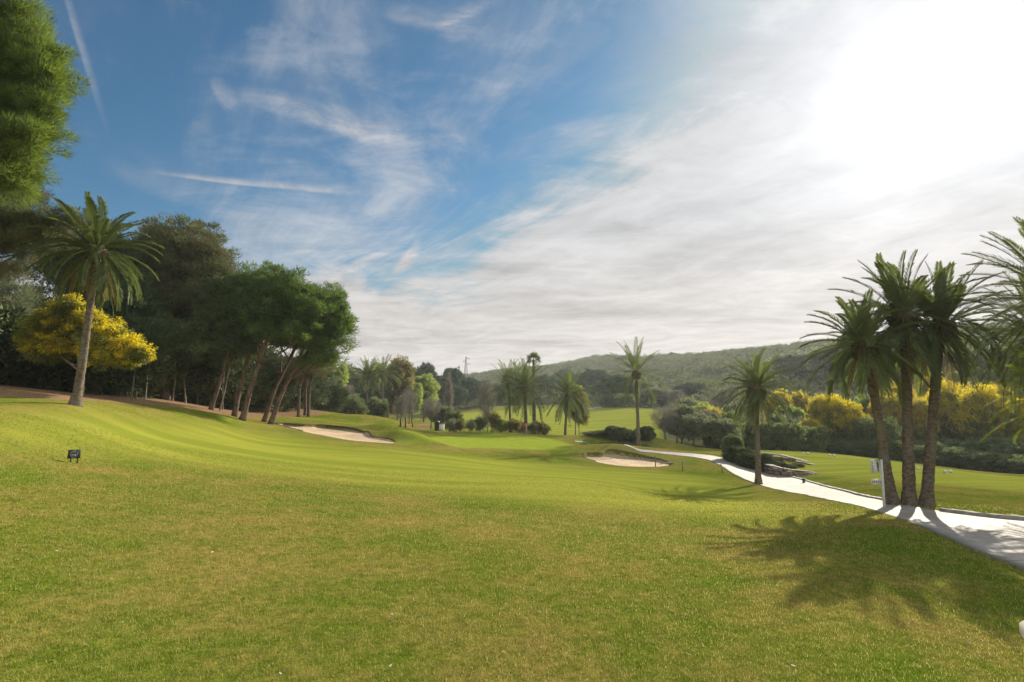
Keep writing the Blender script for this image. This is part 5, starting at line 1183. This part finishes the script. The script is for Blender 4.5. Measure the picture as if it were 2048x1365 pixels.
# stone retaining walls by the path
def stone_wall(name, line_px, hts, label, seed, thick=.32):
    rk = np.random.default_rng(seed); pts = G(line_px); L = resample(pts, 60); tn = norm(np.gradient(L[:, :2], axis=0)); b = L[0].copy(); b[2] -= .05
    e = empty(name, b, label, 'stone wall', 'stone walls beside the path'); mb = MB(); hs2 = np.interp(np.linspace(0, 1, 60), np.linspace(0, 1, len(hts)), hts)
    ln_ = np.concatenate([[0], np.cumsum(np.linalg.norm(np.diff(L[:, :2], axis=0), axis=1))]); tot = ln_[-1]
    z_ = 0.0
    while z_ < max(hts):
        ch = rk.uniform(.11, .17); s_ = rk.uniform(0, .1)
        while s_ < tot:
            w_ = rk.uniform(.16, .36); k = min(59, int(np.searchsorted(ln_, min(s_ + w_ / 2, tot)))); h_ = hs2[k]
            if z_ + ch * .7 < h_:
                a_ = math.atan2(tn[k, 1], tn[k, 0])
                mb.box((L[k, 0] - b[0], L[k, 1] - b[1], Hs(L[k, 0], L[k, 1]) - b[2] + z_ + ch / 2 - .06), (w_ * .95, thick * rk.uniform(.9, 1.12), ch * .95), rz=a_ + rk.normal(0, .04), bevel=.022)
            s_ += w_ + .012
        z_ += ch
    mb.build('stones', MATS['rubble_stone'], e)
    mb = MB(); k0 = 0
    cap_i = [k for k in range(0, 60, 3) if hs2[k] > .15]
    for k in cap_i:
        a_ = math.atan2(tn[k, 1], tn[k, 0]); zz = math.ceil(hs2[k] / .14) * .14
        mb.box((L[k, 0] - b[0], L[k, 1] - b[1], Hs(L[k, 0], L[k, 1]) - b[2] + hs2[k] - .01), (tot / 20 * .96, thick * 1.15, .05), rz=a_, bevel=.012)
    mb.build('coping', MATS['kerb_stone'], e)
stone_wall('stone_wall', [(1532, 945), (1545, 951), (1560, 953), (1590, 953), (1632, 948)], [.46, .50, .34, .22, .08], 'lower rubble stone wall right of the single palm, touching the path', 1)
stone_wall('stone_wall', [(1524, 918), (1560, 920), (1600, 926), (1628, 931)], [.40, .34, .22, .08], 'upper rubble stone wall at the foot of the tee lawn', 2)
for q, (u_, v_, s_, lab) in enumerate([(1535, 930, .55, 'green bush at the left end between the two stone walls'), (1548, 932, .6, 'brown bush second from the left between the two stone walls'), (1562, 936, .5, 'green bush in the middle just above the lower stone wall'), (1578, 938, .45, 'brown bush right of the middle just above the lower stone wall'), (1556, 926, .4, 'small green bush just below the upper stone wall'), (1595, 934, .35, 'rightmost small brown bush between the two stone walls')]):
    b = gpt(u_, v_); place('low_bush', (brn if q % 2 else hm)[0], b, (s_ * 1.1, s_ * .8, s_ * .6), q * 1.1, lab, 'bush', 'low bushes between the two stone walls')

# pylon far behind the trees
b = np.array([*P(932, 760, 430)[:2], 0.0]); b[2] = Hs(b[0], b[1]); pt_ = P(932, 713, 430)[2] - b[2]
e = empty('power_pylon', b, 'thin steel lattice pylon rising above the trees on the skyline', 'pylon')
mb = MB(); nlev = 12; bw0 = 1.5
def wd_(t_): return bw0 * (1 - .78 * t_)
for k in range(nlev):
    t0, t1 = k / nlev, (k + 1) / nlev
    for sx_, sy_ in ((1, 1), (1, -1), (-1, 1), (-1, -1)):
        mb.tube([(sx_ * wd_(t0), sy_ * wd_(t0), t0 * pt_), (sx_ * wd_(t1), sy_ * wd_(t1), t1 * pt_)], .16, 4)
    for sy_ in (1, -1):
        mb.tube([(-wd_(t0), sy_ * wd_(t0), t0 * pt_), (wd_(t1), sy_ * wd_(t1), t1 * pt_)], .10, 4); mb.tube([(wd_(t0), sy_ * wd_(t0), t0 * pt_), (-wd_(t1), sy_ * wd_(t1), t1 * pt_)], .10, 4)
mb.build('mast', MATS['galvanised_steel'], e)
for t_, w_, sg in ((.62, 3.2, 1), (.76, 2.6, -1), (.88, 3.0, 1)):
    mb = MB(); mb.tube([(0, 0, pt_ * t_), (w_ * sg, 0, pt_ * t_ + .2)], [.18, .12], 4); mb.tube([(0, 0, pt_ * t_ + .9), (w_ * sg, 0, pt_ * t_ + .25)], .1, 4); mb.tube([(w_ * sg, 0, pt_ * t_ + .2), (w_ * sg, 0, pt_ * t_ - .8)], [.12, .1], 5); mb.build('crossarm', MATS['galvanised_steel'], e)

# pale house behind the left hedge
hb_ = np.array([-29.0, 31.0, Hs(-29, 31)]); e = empty('house', hb_, 'white house glimpsed through the dark shrubs at the left edge', 'house', rz=.45)
mb = MB(); mb.box((0, 0, 1.6), (9, 6, 3.4), bevel=.02); wl = mb.build('wall', MATS['house_plaster'], e)
V = [(-4.8, -3.3, 3.3), (4.8, -3.3, 3.3), (4.8, 3.3, 3.3), (-4.8, 3.3, 3.3), (-3.2, 0, 4.7), (3.2, 0, 4.7)]
mb = MB(); mb.add(V, [(0, 1, 5, 4), (2, 3, 4, 5), (3, 2, 1, 0)], [(1, 2, 5), (3, 0, 4)]); mb.build('roof', MATS['roof_tile'], e)
for x_ in (-3, 0, 3):
    mb = MB(); mb.box((x_, -3.0, 1.7), (1.2, .08, 1.3), bevel=.01); wf = mb.build('window', MATS['white_paint'], e); mb = MB(); mb.box((x_, -3.05, 1.7), (1.0, .03, 1.1)); mb.build('pane', MATS['window_glass'], wf)

# far pale track on the hillside fairway
A_ = G([(1165, 824), (1190, 817), (1230, 812.5), (1280, 812), (1330, 816)])[:, :2]
A2 = smooth_line(A_, 60); tn = norm(np.gradient(A2, axis=0)); nn_ = np.stack([-tn[:, 1], tn[:, 0]], 1)
Vp, Qp = sheet('far_track', A2 + nn_ * 1.0, A2 - nn_ * 1.0, 5, pm, .10, skirt=.3)
tag(obj('far_track', mesh_from('far_track', Vp, Qp, pm, smooth_=True)), kind='structure', label='pale track at the top of the far fairway')

# ================================================================== haze
zlo = min((o.matrix_world.translation.z for o in bpy.data.objects if o.type == 'EMPTY'), default=0)
zlo = min(zlo, float(gz.min())) - 1.0; zhi = max(float(gz.max()) + 8.0, 34.0)
hv, t, out = new_mat('haze_air')
pv = t.nodes.new('ShaderNodeVolumePrincipled')
pv.inputs['Color'].default_value = (0.93, 0.96, 1.0, 1); pv.inputs['Density'].default_value = HAZE
pv.inputs['Anisotropy'].default_value = 0.3
t.links.new(pv.outputs[0], out.inputs['Volume'])
hb = MB(); hb.box((0, 0, (zlo + zhi) / 2), (3300, 3300, zhi - zlo))
hz_o = hb.build('haze', hv); tag(hz_o, 'thin haze in the air over the whole course', 'haze', kind='stuff')
